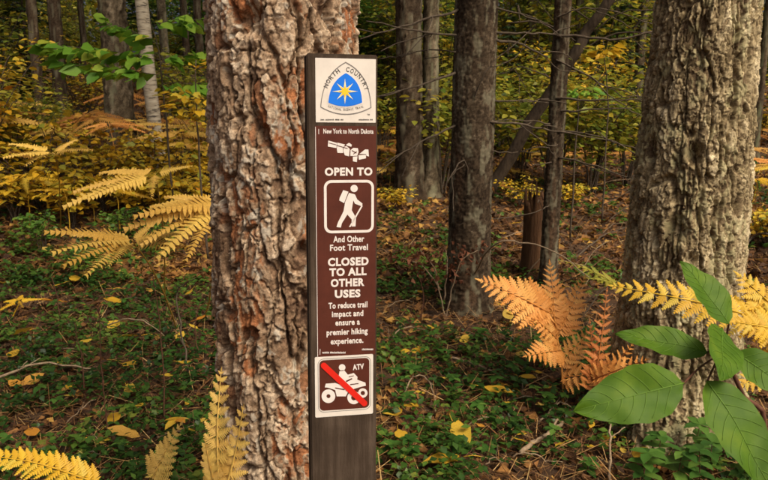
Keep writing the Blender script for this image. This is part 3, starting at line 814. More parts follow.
# ================================================================== UNDERSTOREY SHRUBS
def make_shrub(seed, h, r, nst, nleaf, ls, layered=False):
    """returns stem mesh builder and leaf arrays"""
    rr = random.Random(seed)
    b = MB(); P = []; D = []
    for k in range(nst):
        a = rr.uniform(0, 6.28); rad = r * rr.uniform(0.3, 1.0)
        hh = h * rr.uniform(0.6, 1.0)
        p0 = Vector((rr.uniform(-.04, .04), rr.uniform(-.04, .04), -0.05)); p2 = Vector((math.cos(a) * rad, math.sin(a) * rad, hh)); p1 = Vector((math.cos(a) * rad * .35, math.sin(a) * rad * .35, hh * .6))
        pts = wobble([p0, p1, p2], 4, 0.015, seed * 31 + k)
        b.tube(pts, [0.009 * h ** .5 * (1 - .8 * i / (len(pts) - 1)) + .0015 for i in range(len(pts))], 4)
        for j in range(nleaf // nst):
            t = rr.uniform(0.3, 1.0) ** 0.8
            i = min(int(t * (len(pts) - 1)), len(pts) - 2)
            q = pts[i].lerp(pts[i + 1], t * (len(pts) - 1) - i)
            aa = rr.uniform(0, 6.28); ll = rr.uniform(0.05, 0.5) * r * (1.1 - 0.4 * t)
            q2 = q + Vector((math.cos(aa) * ll, math.sin(aa) * ll, rr.uniform(-.05, .08) * (0.4 if layered else 1) * h))
            if j % 5 == 0: b.tube([q, q.lerp(q2, .5) + Vector((0, 0, .01)), q2], 0.0018, 3, cap=False)
            for e in range(1 if not layered else 2):
                P.append(q2 + Vector((rr.uniform(-.05, .05), rr.uniform(-.05, .05), rr.uniform(-.015, .015))))
                a3 = aa + rr.uniform(-1.2, 1.2)
                D.append((math.cos(a3), math.sin(a3), rr.uniform(-.5, .1)))
    P = np.array(P); D = np.array(D); n = len(P)
    V, Fc = scatter(LEAF_V, LEAF_F, P, frames(D, rup(n, 0.22 if layered else 0.4)), RNG.uniform(ls * .6, ls * 1.2, n), 0.9)
    return b, V, Fc, np.repeat(np.clip(vn(P[:, 0] * 4, P[:, 1] * 4, P[:, 2] * 4, seed) * .8 + RNG.normal(0.1, .2, n), 0, 1), len(LEAF_V))
SH = {}
for key, (seed, h, r, nst, nl, ls, lay, mat) in {
    'low_yellow': (1, 0.6, 0.5, 10, 300, 0.095, False, 'yellow'),
    'low_yellow2': (2, 0.75, 0.6, 12, 360, 0.085, False, 'yellow'),
    'mid_yg': (3, 1.6, 0.9, 12, 900, 0.10, False, 'yellowgreen'),
    'mid_yellow': (4, 1.7, 0.9, 12, 800, 0.10, False, 'yellow'),
    'green_low': (5, 0.6, 0.4, 6, 260, 0.085, False, 'green'),
    'tall_yg': (6, 3.6, 1.5, 14, 1900, 0.12, False, 'yellowgreen'),
    'tall_green': (7, 3.4, 1.4, 14, 1600, 0.12, True, 'green')}.items():
    b, V, Fc, T = make_shrub(seed, h, r, nst, nl, ls, lay)
    SH[key] = (b.mesh('stems', M['dead_wood']), raw_mesh('leaves', V, Fc, M[mat], tint=T))
def shrub(key, x, y, sc, rz, name, label, group):
    t = thing(name, label, 'shrub', (x, y, gz1(x, y)), group, rz)
    t.scale = (sc, sc, sc)
    link('stems', SH[key][0], t); link('foliage', SH[key][1], t)
    return t
rs = random.Random(5)
for (px, py, key, sc) in [(72, 205, 'low_yellow', .9), (40, 190, 'low_yellow2', 1), (105, 190, 'low_yellow2', .9), (140, 200, 'low_yellow', 1.0), (175, 195, 'low_yellow2', .9), (200, 205, 'low_yellow', .9),
                          (15, 200, 'low_yellow', .9), (60, 172, 'low_yellow2', 1.1), (120, 170, 'low_yellow', 1.1), (190, 172, 'low_yellow2', 1.0), (155, 176, 'low_yellow2', .9)]:
    p = ground_at(px, py + 22)
    shrub(key, p.x, p.y, sc * rs.uniform(.9, 1.1), rs.uniform(0, 6), 'leafy_shrub', 'low bright yellow leafy shrub among the pale ferns left of the red pine', 'low yellow shrubs left of the pine')
for (px, py, sc) in [(45, 235, .6), (90, 262, .5), (120, 225, .55), (30, 160, .8), (165, 232, .5)]:
    p = ground_at(px, py + 20)
    shrub('green_low', p.x, p.y, sc, rs.uniform(0, 6), 'leafy_shrub', 'small green leafy shrub under the pale ferns left of the red pine', 'small green shrubs left of the pine')
for (px, py, key, sc) in [(400, 160, 'low_yellow', .7), (520, 150, 'low_yellow', .8), (600, 130, 'low_yellow2', .9), (395, 190, 'low_yellow', .5), (520, 185, 'low_yellow2', .45), (765, 225, 'low_yellow', .7), (755, 120, 'low_yellow2', 1.0), (570, 185, 'low_yellow', .5)]:
    p = ground_at(px, py + 22)
    shrub(key, p.x, p.y, sc, rs.uniform(0, 6), 'leafy_shrub', 'low yellow leafy shrub on the russet slope right of the post', 'low yellow shrubs right of the post')
for i in range(84):
    d = rs.uniform(8.5, 26); px = rs.choice([rs.uniform(-60, 215), rs.uniform(360, 450), rs.uniform(490, 650), rs.uniform(490, 830)])
    if 125 < px < 178 and d < 11: continue
    x = at(px, 90, d).x
    key = rs.choice(['mid_yg', 'mid_yellow', 'mid_yg', 'tall_yg', 'tall_green'] if px < 300 or px > 700 else ['mid_yg', 'tall_yg', 'tall_green', 'mid_yellow', 'tall_yg'])
    if key.startswith('tall') and d < 11: key = 'mid_yg'
    lab = {'mid_yg': 'yellow green bush', 'mid_yellow': 'bright yellow bush', 'tall_yg': 'tall yellow green bush', 'tall_green': 'tall green bush'}[key] + ' in the woods ' + zone(px)
    shrub(key, x, d, rs.uniform(.75, 1.15), rs.uniform(0, 6), 'woodland_bush', lab, lab)
for (px, d, key, sc) in [(5, 7.6, 'mid_yg', .7), (28, 8.2, 'mid_yg', .6), (-25, 7.0, 'mid_yellow', .9), (200, 9.6, 'mid_yg', .85), (206, 7.8, 'mid_yellow', .6), (180, 11.5, 'mid_yg', .8), (80, 10.5, 'mid_yellow', .7), (62, 8.8, 'mid_yg', .42)]:
    x = at(px, 90, d).x
    shrub(key, x, d, sc, rs.uniform(0, 6), 'woodland_bush', 'leafy yellowing bush around the left trunks and the birch', 'yellowing bushes around the birch')
# conifer saplings
def make_conifer(seed, h, r):
    rr = random.Random(seed)
    b = MB(); b.tube([(0, 0, -.1), (0.02, 0, h * .5), (0, 0, h)], [0.03 * h / 3, .02 * h / 3, .004], 6)
    P = []; D = []
    for lev in range(int(h / 0.16)):
        z = 0.25 + lev * 0.16
        l0 = r * (1 - z / h) + 0.08
        for k in range(5):
            a = rr.uniform(0, 6.28); l = l0 * rr.uniform(.6, 1.1)
            e = Vector((math.cos(a), math.sin(a), -0.15)) * l
            b.tube([(0, 0, z), tuple(Vector((0, 0, z)) + e * .5 + Vector((0, 0, .03))), tuple(Vector((0, 0, z)) + e)], [.006, .004, .0015], 3, cap=False)
            nn_ = int(14 + l * 50)
            for j in range(nn_):
                t = rr.uniform(.12, 1); s_ = rr.choice((-1, 1))
                side = Vector((-math.sin(a), math.cos(a), 0)) * s_
                P.append(Vector((0, 0, z)) + e * t + side * rr.uniform(0, .10) * l * (1.2 - t) + Vector((0, 0, rr.uniform(-.02, .01))))
                D.append(side * .8 + e.normalized() * rr.uniform(.3, 1) + Vector((0, 0, rr.uniform(-.35, .05))))
    P = np.array([tuple(p) for p in P]); D = np.array([tuple(p) for p in D]); n = len(P)
    V, Fc = scatter(LEAF4_V, LEAF4_F, P, frames(D, rup(n, .3)), RNG.uniform(.05, .13, n), 0.5)
    return b.mesh('stem', M['dark_bark']), raw_mesh('needles', V, Fc, M['conifer'], tint=np.repeat(RNG.uniform(0, 1, n), 5))
CON = [make_conifer(1, 3.2, .95), make_conifer(2, 2.4, .8)]
for i in range(30):
    d = rs.uniform(9.5, 26); px = rs.choice([rs.uniform(-40, 100), rs.uniform(160, 215), rs.uniform(370, 430), rs.uniform(490, 680), rs.uniform(360, 680), rs.uniform(740, 840)])
    x = at(px, 90, d).x
    t = thing('conifer_sapling', 'dark green young conifer in the woods ' + zone(px), 'sapling', (x, d, gz1(x, d)), 'young conifers ' + zone(px), rs.uniform(0, 6))
    s_ = rs.uniform(.8, 1.4); t.scale = (s_, s_, s_)
    link('stem', CON[i % 2][0], t); link('needles', CON[i % 2][1], t)
# far woodland mass
n = 95000
y = RNG.uniform(24, 60, n); x = RNG.uniform(-1, 1, n) * (y * .75 + 6)
zr = RNG.uniform(0, 1, n) ** 1.2 * 16
cl = fbm(x * .35, y * .35, zr * .5, 900, 3)
keep = cl > 0.37
x, y, zr, cl = x[keep], y[keep], zr[keep], cl[keep]; n = len(x)
pos = np.stack([x, y, gz(x, y) + zr], 1)
V, Fc = scatter(LEAF4_V, LEAF4_F, pos, frames(rdir(n, .4), rup(n, .6)), RNG.uniform(.2, .5, n), .8)
tn = np.clip((vn(x * .3, y * .3, zr * .35, 910) - .5) * 1.6 + .45 + RNG.normal(0, .13, n), 0, 1)
stuff('far_woodland', 'dense yellow green foliage of the far woods closing the view', 'woods', raw_mesh('far_woodland', V, Fc, M['farleaf'], tint=np.repeat(tn, 5)))

def orient(o, loc, d, up, sx, sy=None):
    d = d.normalized(); s_ = up.cross(d)
    if s_.length < 1e-4: s_ = Vector((1, 0, 0)).cross(d)
    s_.normalize(); n_ = d.cross(s_)
    m = Matrix((d, s_, n_)).transposed().to_4x4()
    sy = sy or sx
    o.matrix_local = Matrix.Translation(loc) @ m @ Matrix.Diagonal((sx, sy, sx, 1))
SAPLEAF = {}
for key, stops in (('green', [(0, (0.09, 0.22, 0.02)), (0.5, (0.16, 0.33, 0.03)), (0.85, (0.26, 0.40, 0.04)), (1, (0.42, 0.42, 0.04))]), ('yellow', [(0, (0.62, 0.36, 0.02)), (0.6, (0.68, 0.46, 0.03)), (1, (0.5, 0.42, 0.05))])):
    b = MB(); b.add(LEAF_V, LEAF_F.tolist())
    SAPLEAF[key] = b.mesh('leaf', leaf_mat(key + '_sapling_leaf', stops, .4, .5, 'obj'))
# green maple sapling in front of the left trunks (layered sprays)
def spray_sapling(name, label, px, py, d, stempts, sprays, mat, ls, group=None):
    base = stempts[0]
    t = thing(name, label, 'sapling', tuple(base), group)
    b = MB()
    pts = wobble([p - base for p in stempts], 5, .008, 3)
    b.tube(pts, [0.011 * (1 - .7 * i / (len(pts) - 1)) for i in range(len(pts))], 6)
    for j, (a, c, w, n) in enumerate(sprays):
        A = at(*a) - base; B = at(*c) - base
        bb = wobble([A, A.lerp(B, .5) + Vector((0, 0, .03)), B], 4, .006, j)
        b.tube(bb, 0.003, 4, cap=False)
        rr = random.Random(j + 5)
        P = []; D = []
        dv = (B - A).normalized(); sd_ = dv.cross(Vector((0, 0, 1))).normalized()
        for k in range(n):
            tt = rr.uniform(.1, 1); s_ = rr.choice((-1, 1))
            P.append(A.lerp(B, tt) + sd_ * s_ * rr.uniform(0, w) + Vector((0, 0, rr.uniform(-.03, .035))))
            D.append(dv * rr.uniform(.2, 1) + sd_ * s_ * rr.uniform(.2, 1) + Vector((0, 0, rr.uniform(-.5, -.05))))
        P = np.array([tuple(p) for p in P]); D = np.array([tuple(p) for p in D])
        for k in range(n):
            o = link('leaf', SAPLEAF[mat], t); u_ = rup(1, .55)[0]; z_ = ls * rr.uniform(.65, 1.15)
            orient(o, Vector(P[k]), Vector(D[k]), Vector(u_), z_, z_ * .85)
    b.obj('stem', M['dead_wood'], t)
    return t
def gpt(px, d):
    x = at(px, 100, d).x
    return Vector((x, d, gz1(x, d)))
d = 6.3
spray_sapling('maple_sapling', 'green leafy sapling spreading flat sprays before the left trunks', 110, 60, d, [gpt(168, d + .3), at(166, 120, d + .25), at(160, 60, d + .2), at(150, 20, d + .1)],
    [((160, 60, d + .2), (40, 46, d - .3), .30, 90), ((158, 45, d + .2), (105, 22, d), .18, 34), ((160, 62, d), (214, 55, d + .1), .22, 38), ((158, 75, d), (62, 66, d - .1), .26, 64), ((155, 25, d), (200, 20, d), .18, 26), ((160, 85, d), (208, 88, d), .2, 30)], 'green', .165)
spray_sapling('maple_sapling', 'yellow leafed sapling hugging the left edge of the red pine', 195, 80, 5.6, [gpt(200, 5.8), at(198, 140, 5.8), at(196, 60, 5.8)],
    [((198, 100, 5.8), (172, 92, 5.5), .14, 26), ((197, 75, 5.8), (214, 62, 5.6), .12, 20), ((198, 118, 5.8), (178, 108, 5.6), .14, 26), ((198, 120, 5.8), (212, 112, 5.6), .12, 20)], 'yellow', .09)
spray_sapling('maple_sapling', 'small sapling with orange yellow leaves near the leaning dark trunk', 605, 50, 7.2, [gpt(610, 7.3), at(608, 110, 7.25), at(603, 40, 7.2)],
    [((604, 55, 7.2), (612, 48, 7.0), .12, 16), ((606, 62, 7.2), (598, 48, 7.0), .08, 9)], 'yellow', .12)
spray_sapling('maple_sapling', 'small green sapling low behind the slender spruce', 585, 95, 6.6, [gpt(578, 6.7), at(578, 115, 6.65), at(576, 90, 6.6)],
    [((577, 92, 6.6), (592, 92, 6.4), .14, 22), ((577, 96, 6.6), (566, 92, 6.5), .1, 14)], 'green', .09)

# ================================================================== FERNS
def pinna_mesh(name, seed, n=9, w=0.25, droop=0.10):
    rr = random.Random(seed); b = MB()
    for i in range(n):
        t = (i + .3) / n
        ww = w * (1 - t) ** .75 * rr.uniform(.85, 1.1) + 0.012
        for s_ in (-1, 1):
            z0 = -droop * t * t
            x0 = t; x1 = t + 1.0 / n
            tipx = t + .55 / n + ww * .45
            ww *= rr.uniform(.8, 1.08); zt = z0 - .03 + rr.uniform(-.035, .03)
            b.add([(x0, 0, z0), (x1, 0, z0), (tipx + .18 / n, s_ * ww * .70, z0 - .012), (tipx + rr.uniform(-.1, .25) / n, s_ * ww, zt), (tipx - .62 / n, s_ * ww * .66, z0 - .02)],
                  [(0, 1, 2), (0, 2, 4), (4, 2, 3)] if s_ > 0 else [(2, 1, 0), (4, 2, 0), (3, 2, 4)])
    return b
PIN = {}
for key in ('pale_fern', 'straw_fern', 'orange_fern', 'red_fern', 'yellow_fern', 'lime_fern', 'brown_fern'):
    PIN[key] = [pinna_mesh('pinna', s_).mesh('pinna', M[key]) for s_ in (1, 2, 3)]
FIN = {}      # whole lance-shaped frond with its leaflets, for the further ferns
for key in ('pale_fern', 'brown_fern', 'yellow_fern', 'orange_fern', 'lime_fern'):
    FIN[key] = []
    for s_ in (4, 5):
        b = pinna_mesh('frond', s_, 16, 0.14, .16)
        b.tube([(0, 0, 0), (.5, 0, -.04), (1, 0, -.16)], [.006, .005, .002], 4, cap=False)
        FIN[key].append(b.mesh('frond', M[key]))
def blade(root, A, B, width, pairs, key, up, seed, stemmat='pale_fern', arch=0.04, prof=0.8, rad=0.0035):
    fat = {'straw_fern': 1.75, 'yellow_fern': 1.25}.get(key, 1.1)
    """a frond blade: rachis mesh (part) with each pinna as a sub-part"""
    o = Vector(root.location); A = A - o; B = B - o
    rr = random.Random(seed)
    ln = (B - A).length
    mid = A.lerp(B, .5) + up.normalized() * arch * ln
    pts = wobble([A, mid, B], 7, 0.0, seed)
    b = MB(); b.tube(pts, [rad * (1 - .75 * i / (len(pts) - 1)) for i in range(len(pts))], 5)
    ob = b.obj('frond', M[stemmat], root, True)
    n = len(pts) - 1
    for i in range(pairs):
        t = 0.06 + 0.92 * i / (pairs - 1)
        f_ = t * n; j = min(int(f_), n - 1)
        p = pts[j].lerp(pts[j + 1], f_ - j)
        d = (pts[j + 1] - pts[j]).normalized()
        sd_ = up.cross(d).normalized()
        l = width * ((1 - t) ** prof) * (0.75 + .25 * min(1, t * 5)) + width * .06
        for s_ in (-1, 1):
            q = link('pinna', PIN[key][rr.randrange(3)], ob)
            dd = d * (0.55 + .25 * t + rr.uniform(-.08, .08)) + sd_ * s_ * .9 + up.normalized() * rr.uniform(-.28, .12)
            orient(q, p, dd, up + sd_ * rr.uniform(-.2, .2), l * rr.uniform(.88, 1.08), l * fat * rr.uniform(.88, 1.12))
    q = link('pinna', PIN[key][0], ob)
    orient(q, pts[-1], (pts[-1] - pts[-2]), up, width * .22)
    return ob
def stalk(root, pts, rad, mat, seed=0):
    o = Vector(root.location)
    b = MB(); pp = wobble([p - o for p in pts], 5, .004, seed)
    b.tube(pp, [rad * (1 - .4 * i / (len(pp) - 1)) for i in range(len(pp))], 6)
    return b.obj('stalk', M[mat], root, True)
tocam = Vector((0, -1, .45)).normalized()
# orange bracken by the slender spruce
d = 3.15
gb = ground_at(563, 408)
of = thing('bracken_fern', 'large bright orange bracken fern standing before the slender spruce and stump', 'fern', tuple(gb))
stalk(of, [gb, at(562, 372, gb.y), at(556, 325, d), at(550, 308, d)], .006, 'orange_fern', 2)
upv = Vector((0.1, -.75, .6))
blade(of, at(552, 314, d), at(482, 281, d - .1), .165, 12, 'orange_fern', upv, 1, 'orange_fern')
blade(of, at(555, 330, d), at(550, 264, d + .1), .11, 12, 'orange_fern', upv, 2, 'orange_fern')
blade(of, at(558, 335, d), at(584, 278, d + .1), .11, 12, 'orange_fern', upv, 3, 'orange_fern')
blade(of, at(562, 350, d), at(526, 356, d - .25), .11, 9, 'orange_fern', upv, 4, 'orange_fern')
blade(of, at(560, 365, d), at(590, 330, d), .10, 9, 'orange_fern', upv, 5, 'orange_fern')
blade(of, at(558, 340, d), at(534, 318, d - .1), .10, 8, 'orange_fern', upv, 6, 'orange_fern')
blade(of, at(562, 378, d), at(612, 372, d - .2), .09, 9, 'orange_fern', upv, 7, 'orange_fern')
gb = ground_at(590, 432)
rf_ = thing('bracken_fern', 'smaller russet bracken fern at the foot of the furrowed grey tree', 'fern', tuple(gb))
stalk(rf_, [gb, at(592, 405, gb.y), at(592, 380, gb.y - .1)], .004, 'red_fern', 3)
dd_ = gb.y - .1
blade(rf_, at(592, 380, dd_), at(646, 360, dd_ - .2), .09, 10, 'orange_fern', upv, 8, 'red_fern')
blade(rf_, at(594, 384, dd_), at(607, 290, dd_ + .05), .075, 13, 'red_fern', upv, 9, 'red_fern')
blade(rf_, at(594, 388, dd_), at(632, 345, dd_ - .1), .085, 10, 'orange_fern', upv, 10, 'red_fern')
blade(rf_, at(593, 392, dd_), at(590, 322, dd_ + .05), .075, 11, 'red_fern', upv, 11, 'red_fern')
# lime fern tip
gb = ground_at(628, 330)
lf = thing('bracken_fern', 'small yellow green fern frond beside the furrowed grey trunk', 'fern', tuple(gb))
stalk(lf, [gb, at(624, 300, gb.y), at(616, 285, gb.y)], .004, 'lime_fern', 4)
blade(lf, at(617, 284, gb.y), at(563, 261, gb.y), .10, 10, 'lime_fern', Vector((0, -.3, 1)), 12, 'lime_fern')
blade(lf, at(616, 285, gb.y), at(585, 278, gb.y - .1), .06, 8, 'lime_fern', Vector((0, -.5, 1)), 13, 'lime_fern')
# yellow fern at the right, in front of the furrowed tree
gb = Vector((1.12, 1.72, gz1(1.12, 1.72)))
yf = thing('bracken_fern', 'golden yellow bracken fern reaching across the furrowed grey trunk behind the green leaves', 'fern', tuple(gb))
stalk(yf, [gb, Vector((1.1, 1.70, .5)), at(800, 330, 1.7)], .006, 'yellow_fern', 5)
up2 = Vector((-.1, -.8, .65))
blade(yf, at(800, 330, 1.7), at(614, 286, 1.85), .085, 17, 'yellow_fern', up2, 14, 'yellow_fern', .05, .55)
blade(yf, at(800, 335, 1.7), at(740, 276, 1.8), .10, 11, 'yellow_fern', up2, 15, 'yellow_fern')
blade(yf, at(800, 350, 1.7), at(742, 385, 1.6), .10, 11, 'yellow_fern', up2, 16, 'yellow_fern')
blade(yf, at(800, 335, 1.7), at(735, 322, 1.7), .09, 12, 'yellow_fern', up2, 17, 'yellow_fern')
blade(yf, at(800, 335, 1.7), at(780, 275, 1.8), .09, 11, 'yellow_fern', up2, 18, 'yellow_fern')
# pale ferns at the left foot of the pine
gb = Vector((at(222, 480, 1.45).x, 1.45, 0)); gb.z = gz1(gb.x, gb.y)
pf = thing('bracken_fern', 'pale yellow fern standing upright against the left side of the red pine', 'fern', tuple(gb))
up3 = Vector((-.2, -.8, .4))
stalk(pf, [gb, Vector((gb.x - .02, 1.45, .35)), at(219, 492, 1.44)], .0035, 'straw_fern', 6)
blade(pf, at(219, 492, 1.44), at(221, 372, 1.45), .056, 12, 'straw_fern', up3, 19, 'straw_fern', .05, .6)
blade(pf, at(221, 505, 1.42), at(243, 408, 1.40), .050, 11, 'straw_fern', up3, 20, 'straw_fern', -.05, .6)
blade(pf, at(220, 500, 1.42), at(205, 440, 1.36), .040, 9, 'straw_fern', up3, 23, 'straw_fern', .05, .7)
gb = Vector((at(150, 490, 2.35).x, 2.35, 0)); gb.z = gz1(gb.x, gb.y)
pf = thing('bracken_fern', 'small golden fern frond leaning among litter left of the red pine foot', 'fern', tuple(gb))
stalk(pf, [gb, at(150, 482, 2.33), at(153, 475, 2.3)], .003, 'yellow_fern', 7)
blade(pf, at(152, 480, 2.3), at(181, 424, 2.3), .075, 10, 'straw_fern', up3, 21, 'straw_fern', .05, .8)
gb = Vector((at(120, 500, 2.1).x, 2.1, 0)); gb.z = gz1(gb.x, gb.y)
pf = thing('bracken_fern', 'bright yellow fern frond arching low over the litter, wide and flattened', 'fern', tuple(gb))
stalk(pf, [gb, at(112, 492, 2.05), at(98, 480, 2.0)], .0045, 'yellow_fern', 8)
blade(pf, at(100, 484, 2.0), at(-22, 455, 1.95), .075, 18, 'yellow_fern', Vector((0, -.45, .9)), 22, 'yellow_fern', .10, .45)
# pale bracken in the left middle: fingers
def finger_fern(label, group, foot, hub, tips, key, seed, wid=1.0, mat='pale_fern'):
    t = thing('bracken_fern', label, 'fern', tuple(foot), group)
    stalk(t, [foot, foot.lerp(hub, .6) + Vector((.02, 0, .02)), hub], .005, mat, seed)
    rr = random.Random(seed)
    for k, tip in enumerate(tips):
        o = link('frond', FIN[key][k % 2], t)
        st_ = hub + (tip - hub) * rr.uniform(.02, .18)
        dv = tip - st_
        orient(o, st_ - foot, dv + Vector((0, 0, .1 * dv.length)), Vector((rr.uniform(-.25, .25), -.45 + rr.uniform(-.2, .2), .9)), dv.length * 1.02, dv.length * wid * rr.uniform(.9, 1.15))
    return t
d = 3.0
ft = ground_at(178, 330); hub = at(132, 240, d)
finger_fern('pale straw yellow bracken spreading drooping fronds over dark ground cover left of the pine', 'pale bracken left of the pine', ft, hub, [at(50, 228, d - .2), at(56, 247, d - .3), at(68, 260, d - .35), at(86, 270, d - .35), at(72, 232, d), at(182, 232, d), at(158, 218, d + .1), at(110, 262, d - .3), at(185, 246, d - .2)], 'pale_fern', 31, 1.5)
ft = ground_at(205, 320); hub = at(222, 203, d)
finger_fern('pale straw yellow bracken spreading drooping fronds over dark ground cover left of the pine', 'pale bracken left of the pine', ft, hub, [at(138, 212, d - .2), at(128, 226, d - .2), at(142, 240, d - .2), at(150, 204, d + .1), at(160, 252, d - .3), at(165, 196, d), at(185, 255, d - .3)], 'pale_fern', 32, 1.5)
ft = ground_at(165, 300); hub = at(155, 174, 3.4)
finger_fern('pale straw yellow bracken spreading drooping fronds over dark ground cover left of the pine', 'pale bracken left of the pine', ft, hub, [at(65, 202, 3.2), at(75, 188, 3.3), at(90, 196, 3.2), at(100, 170, 3.5), at(150, 195, 3.2), at(190, 165, 3.4)], 'pale_fern', 33, 1.5)
ft = ground_at(60, 235); hub = at(55, 152, 4.6)
finger_fern('pale straw yellow bracken spreading drooping fronds over dark ground cover left of the pine', 'pale bracken left of the pine', ft, hub, [at(5, 155, 4.4), at(10, 142, 4.6), at(25, 162, 4.3), at(90, 148, 4.5), at(75, 138, 4.8)], 'pale_fern', 34, 1.5)
rs = random.Random(77)
def random_fern(px, py, hgt, ln, key, label, group, n=7):
    g_ = ground_at(px, py)
    hub = g_ + Vector((rs.uniform(-.08, .08), rs.uniform(-.08, .08), hgt))
    a0 = rs.uniform(0, 6.28); tips = []
    for k in range(n):
        a = a0 + k * 2 * math.pi / n + rs.uniform(-.3, .3); l = ln * rs.uniform(.7, 1.1)
        tips.append(hub + Vector((math.cos(a) * l, math.sin(a) * l * .8, rs.uniform(-.30, .02) * l)))
    finger_fern(label, group, g_, hub, tips, key, rs.randrange(9999), rs.uniform(1.0, 1.4), key if key in M else 'pale_fern')
for i in range(30):
    px = rs.uniform(-20, 212); py = rs.uniform(150, 205)
    random_fern(px, py, rs.uniform(.5, .8), rs.uniform(.35, .6), rs.choice(['brown_fern', 'brown_fern', 'pale_fern', 'orange_fern']), 'dead tawny bracken fern on the left slope below the trunks', 'tawny bracken on the left slope')
for (px, py) in [(150, 215), (95, 222), (192, 224), (30, 228), (180, 210), (120, 232), (70, 238)]:
    random_fern(px, py, rs.uniform(.35, .5), rs.uniform(.3, .45), 'yellow_fern', 'golden yellow bracken fern among the low yellow shrubs', 'golden bracken among the shrubs')
for i in range(34):
    px = rs.choice([rs.uniform(378, 450), rs.uniform(490, 650), rs.uniform(490, 650), rs.uniform(725, 790)]); py = rs.uniform(125, 205)
    random_fern(px, py, rs.uniform(.12, .34), rs.uniform(.25, .45), rs.choice(['brown_fern', 'brown_fern', 'brown_fern', 'orange_fern', 'pale_fern']), 'dead tawny bracken fern on the russet slope right of the post', 'tawny bracken right of the post')
for (px, py) in [(752, 205), (775, 190), (385, 150)]:
    random_fern(px, py, .3, .4, 'yellow_fern', 'golden bracken fern seen past a trunk edge on the slope', 'golden bracken past the trunks')
random_fern(12, 318, .12, .18, 'yellow_fern', 'small yellow fern rosette low on the dark green ground cover', None, 5)

# ================================================================== TRAIL MARKER POST
YAW = R(11.0)
PB = at(344, 240, 0.95)
post = thing('trail_marker_post', 'brown wooden trail marker post with stickers in front of the red pine', 'sign post', (PB.x, PB.y, gz1(PB.x, PB.y)))
# post axes: right along the face, up, outward normal
LEANR, LEANB = R(0.9), R(3.0)
rot = Matrix.Rotation(-YAW * -1, 4, 'Z') @ Matrix.Rotation(LEANR, 4, 'Y') @ Matrix.Rotation(-LEANB, 4, 'X')
right = (rot @ Vector((1, 0, 0))); upz = (rot @ Vector((0, 0, 1))); nrm = (rot @ Vector((0, -1, 0)))
def face(px, py):
    r = ray(px, py)
    t = (PB - CAM).dot(nrm) / r.dot(nrm)
    q = CAM + r * t - PB
    return q.dot(right), q.dot(upz)
post_base = Vector(post.location)
POSTM = Matrix.Translation(PB - post_base) @ Matrix((right, -nrm, upz)).transposed().to_4x4()    # local: x right, y away, z up
fx0 = np.mean([face(309.5, 60)[0], face(309, 240)[0], face(308, 470)[0]])
fx1 = np.mean([face(379, 60)[0], face(377.5, 240)[0], face(374.5, 470)[0]])
ftop = face(345, 54)[1]
TK = 0.04
def put(o):
    o.matrix_local = POSTM
    return o
# wooden board with slightly worn edges
b = bmesh.new()
bmesh.ops.create_cube(b, size=1)
zbot = -PB.z - 0.25
for v in b.verts:
    v.co = Vector(((fx0 + fx1) / 2 + v.co.x * (fx1 - fx0), TK / 2 + v.co.y * TK, (ftop + zbot) / 2 + v.co.z * (ftop - zbot)))
bmesh.ops.bevel(b, geom=b.edges[:], offset=0.0018, segments=2, affect='EDGES')
me = bpy.data.meshes.new('post_board'); b.to_mesh(me); b.free()
m, N, L = new_mat('weathered_brown_board')
p = N['Principled BSDF']
n1 = noise(N, L, 90, 7, 0.7, 'Object', (1, 1, 0.06)); n2 = noise(N, L, 16, 5, 0.6); n3 = noise(N, L, 300, 3, .7, 'Object', (1, 1, .3))
rp = ramp(N, [(0.3, (0.020, 0.013, 0.008)), (0.5, (0.050, 0.034, 0.022)), (0.72, (0.11, 0.08, 0.056))])
mx = mixrgb(N, L, 0.4, n1.outputs['Fac'], n2.outputs['Fac']); L.new(mx, rp.inputs['Fac'])
L.new(rp.outputs['Color'], p.inputs['Base Color']); p.inputs['Roughness'].default_value = .85; p.inputs['Specular IOR Level'].default_value = .15
mx2 = mixrgb(N, L, 0.4, n1.outputs['Fac'], n3.outputs['Fac'])
bp_ = N.new('ShaderNodeBump'); bp_.inputs['Strength'].default_value = .7; bp_.inputs['Distance'].default_value = .0025
L.new(mx2, bp_.inputs['Height']); L.new(bp_.outputs['Normal'], p.inputs['Normal'])
me.materials.append(m)
put(link('post_board', me, post))
M['sticker_white'] = flat_mat('cream_vinyl', (0.68, 0.63, 0.55), .45, .10, 35)
M['print_white'] = flat_mat('white_print', (0.72, 0.66, 0.60), .5, .08, 90)
M['sign_brown'] = flat_mat('brown_vinyl', (0.085, 0.022, 0.012), .6, .22, 30)
M['emblem_blue'] = flat_mat('emblem_blue', (0.012, 0.17, 0.72), .4, .10, 40)
M['emblem_yellow'] = flat_mat('emblem_yellow', (0.86, 0.52, 0.03), .4, .05)
M['emblem_cream'] = flat_mat('emblem_cream', (0.8, 0.72, 0.42), .4, .05)
M['print_black'] = flat_mat('black_print', (0.04, 0.037, 0.036), .5, .1)
M['print_grey'] = flat_mat('grey_print', (0.20, 0.185, 0.17), .5, .1)
M['slash_red'] = flat_mat('slash_red', (0.62, 0.022, 0.012), .4, .1)
LAY = 0.00035
def poly(name, outlines, mat, layer, parent, thick=None):
    """flat print: each outline an n-gon on the post face"""
    b = bmesh.new()
    for ol in outlines:
        vs_ = [b.verts.new((x, -layer * LAY, z)) for x, z in ol]
        f = b.faces.new(vs_)
        if f.normal.y > 0: f.normal_flip()
    b.normal_update()
    for f in b.faces:
        if f.normal.y > 0: f.normal_flip()
    bmesh.ops.triangulate(b, faces=b.faces[:])
    me = bpy.data.meshes.new(name); b.to_mesh(me); b.free(); me.materials.append(M[mat])
    return link(name, me, parent)
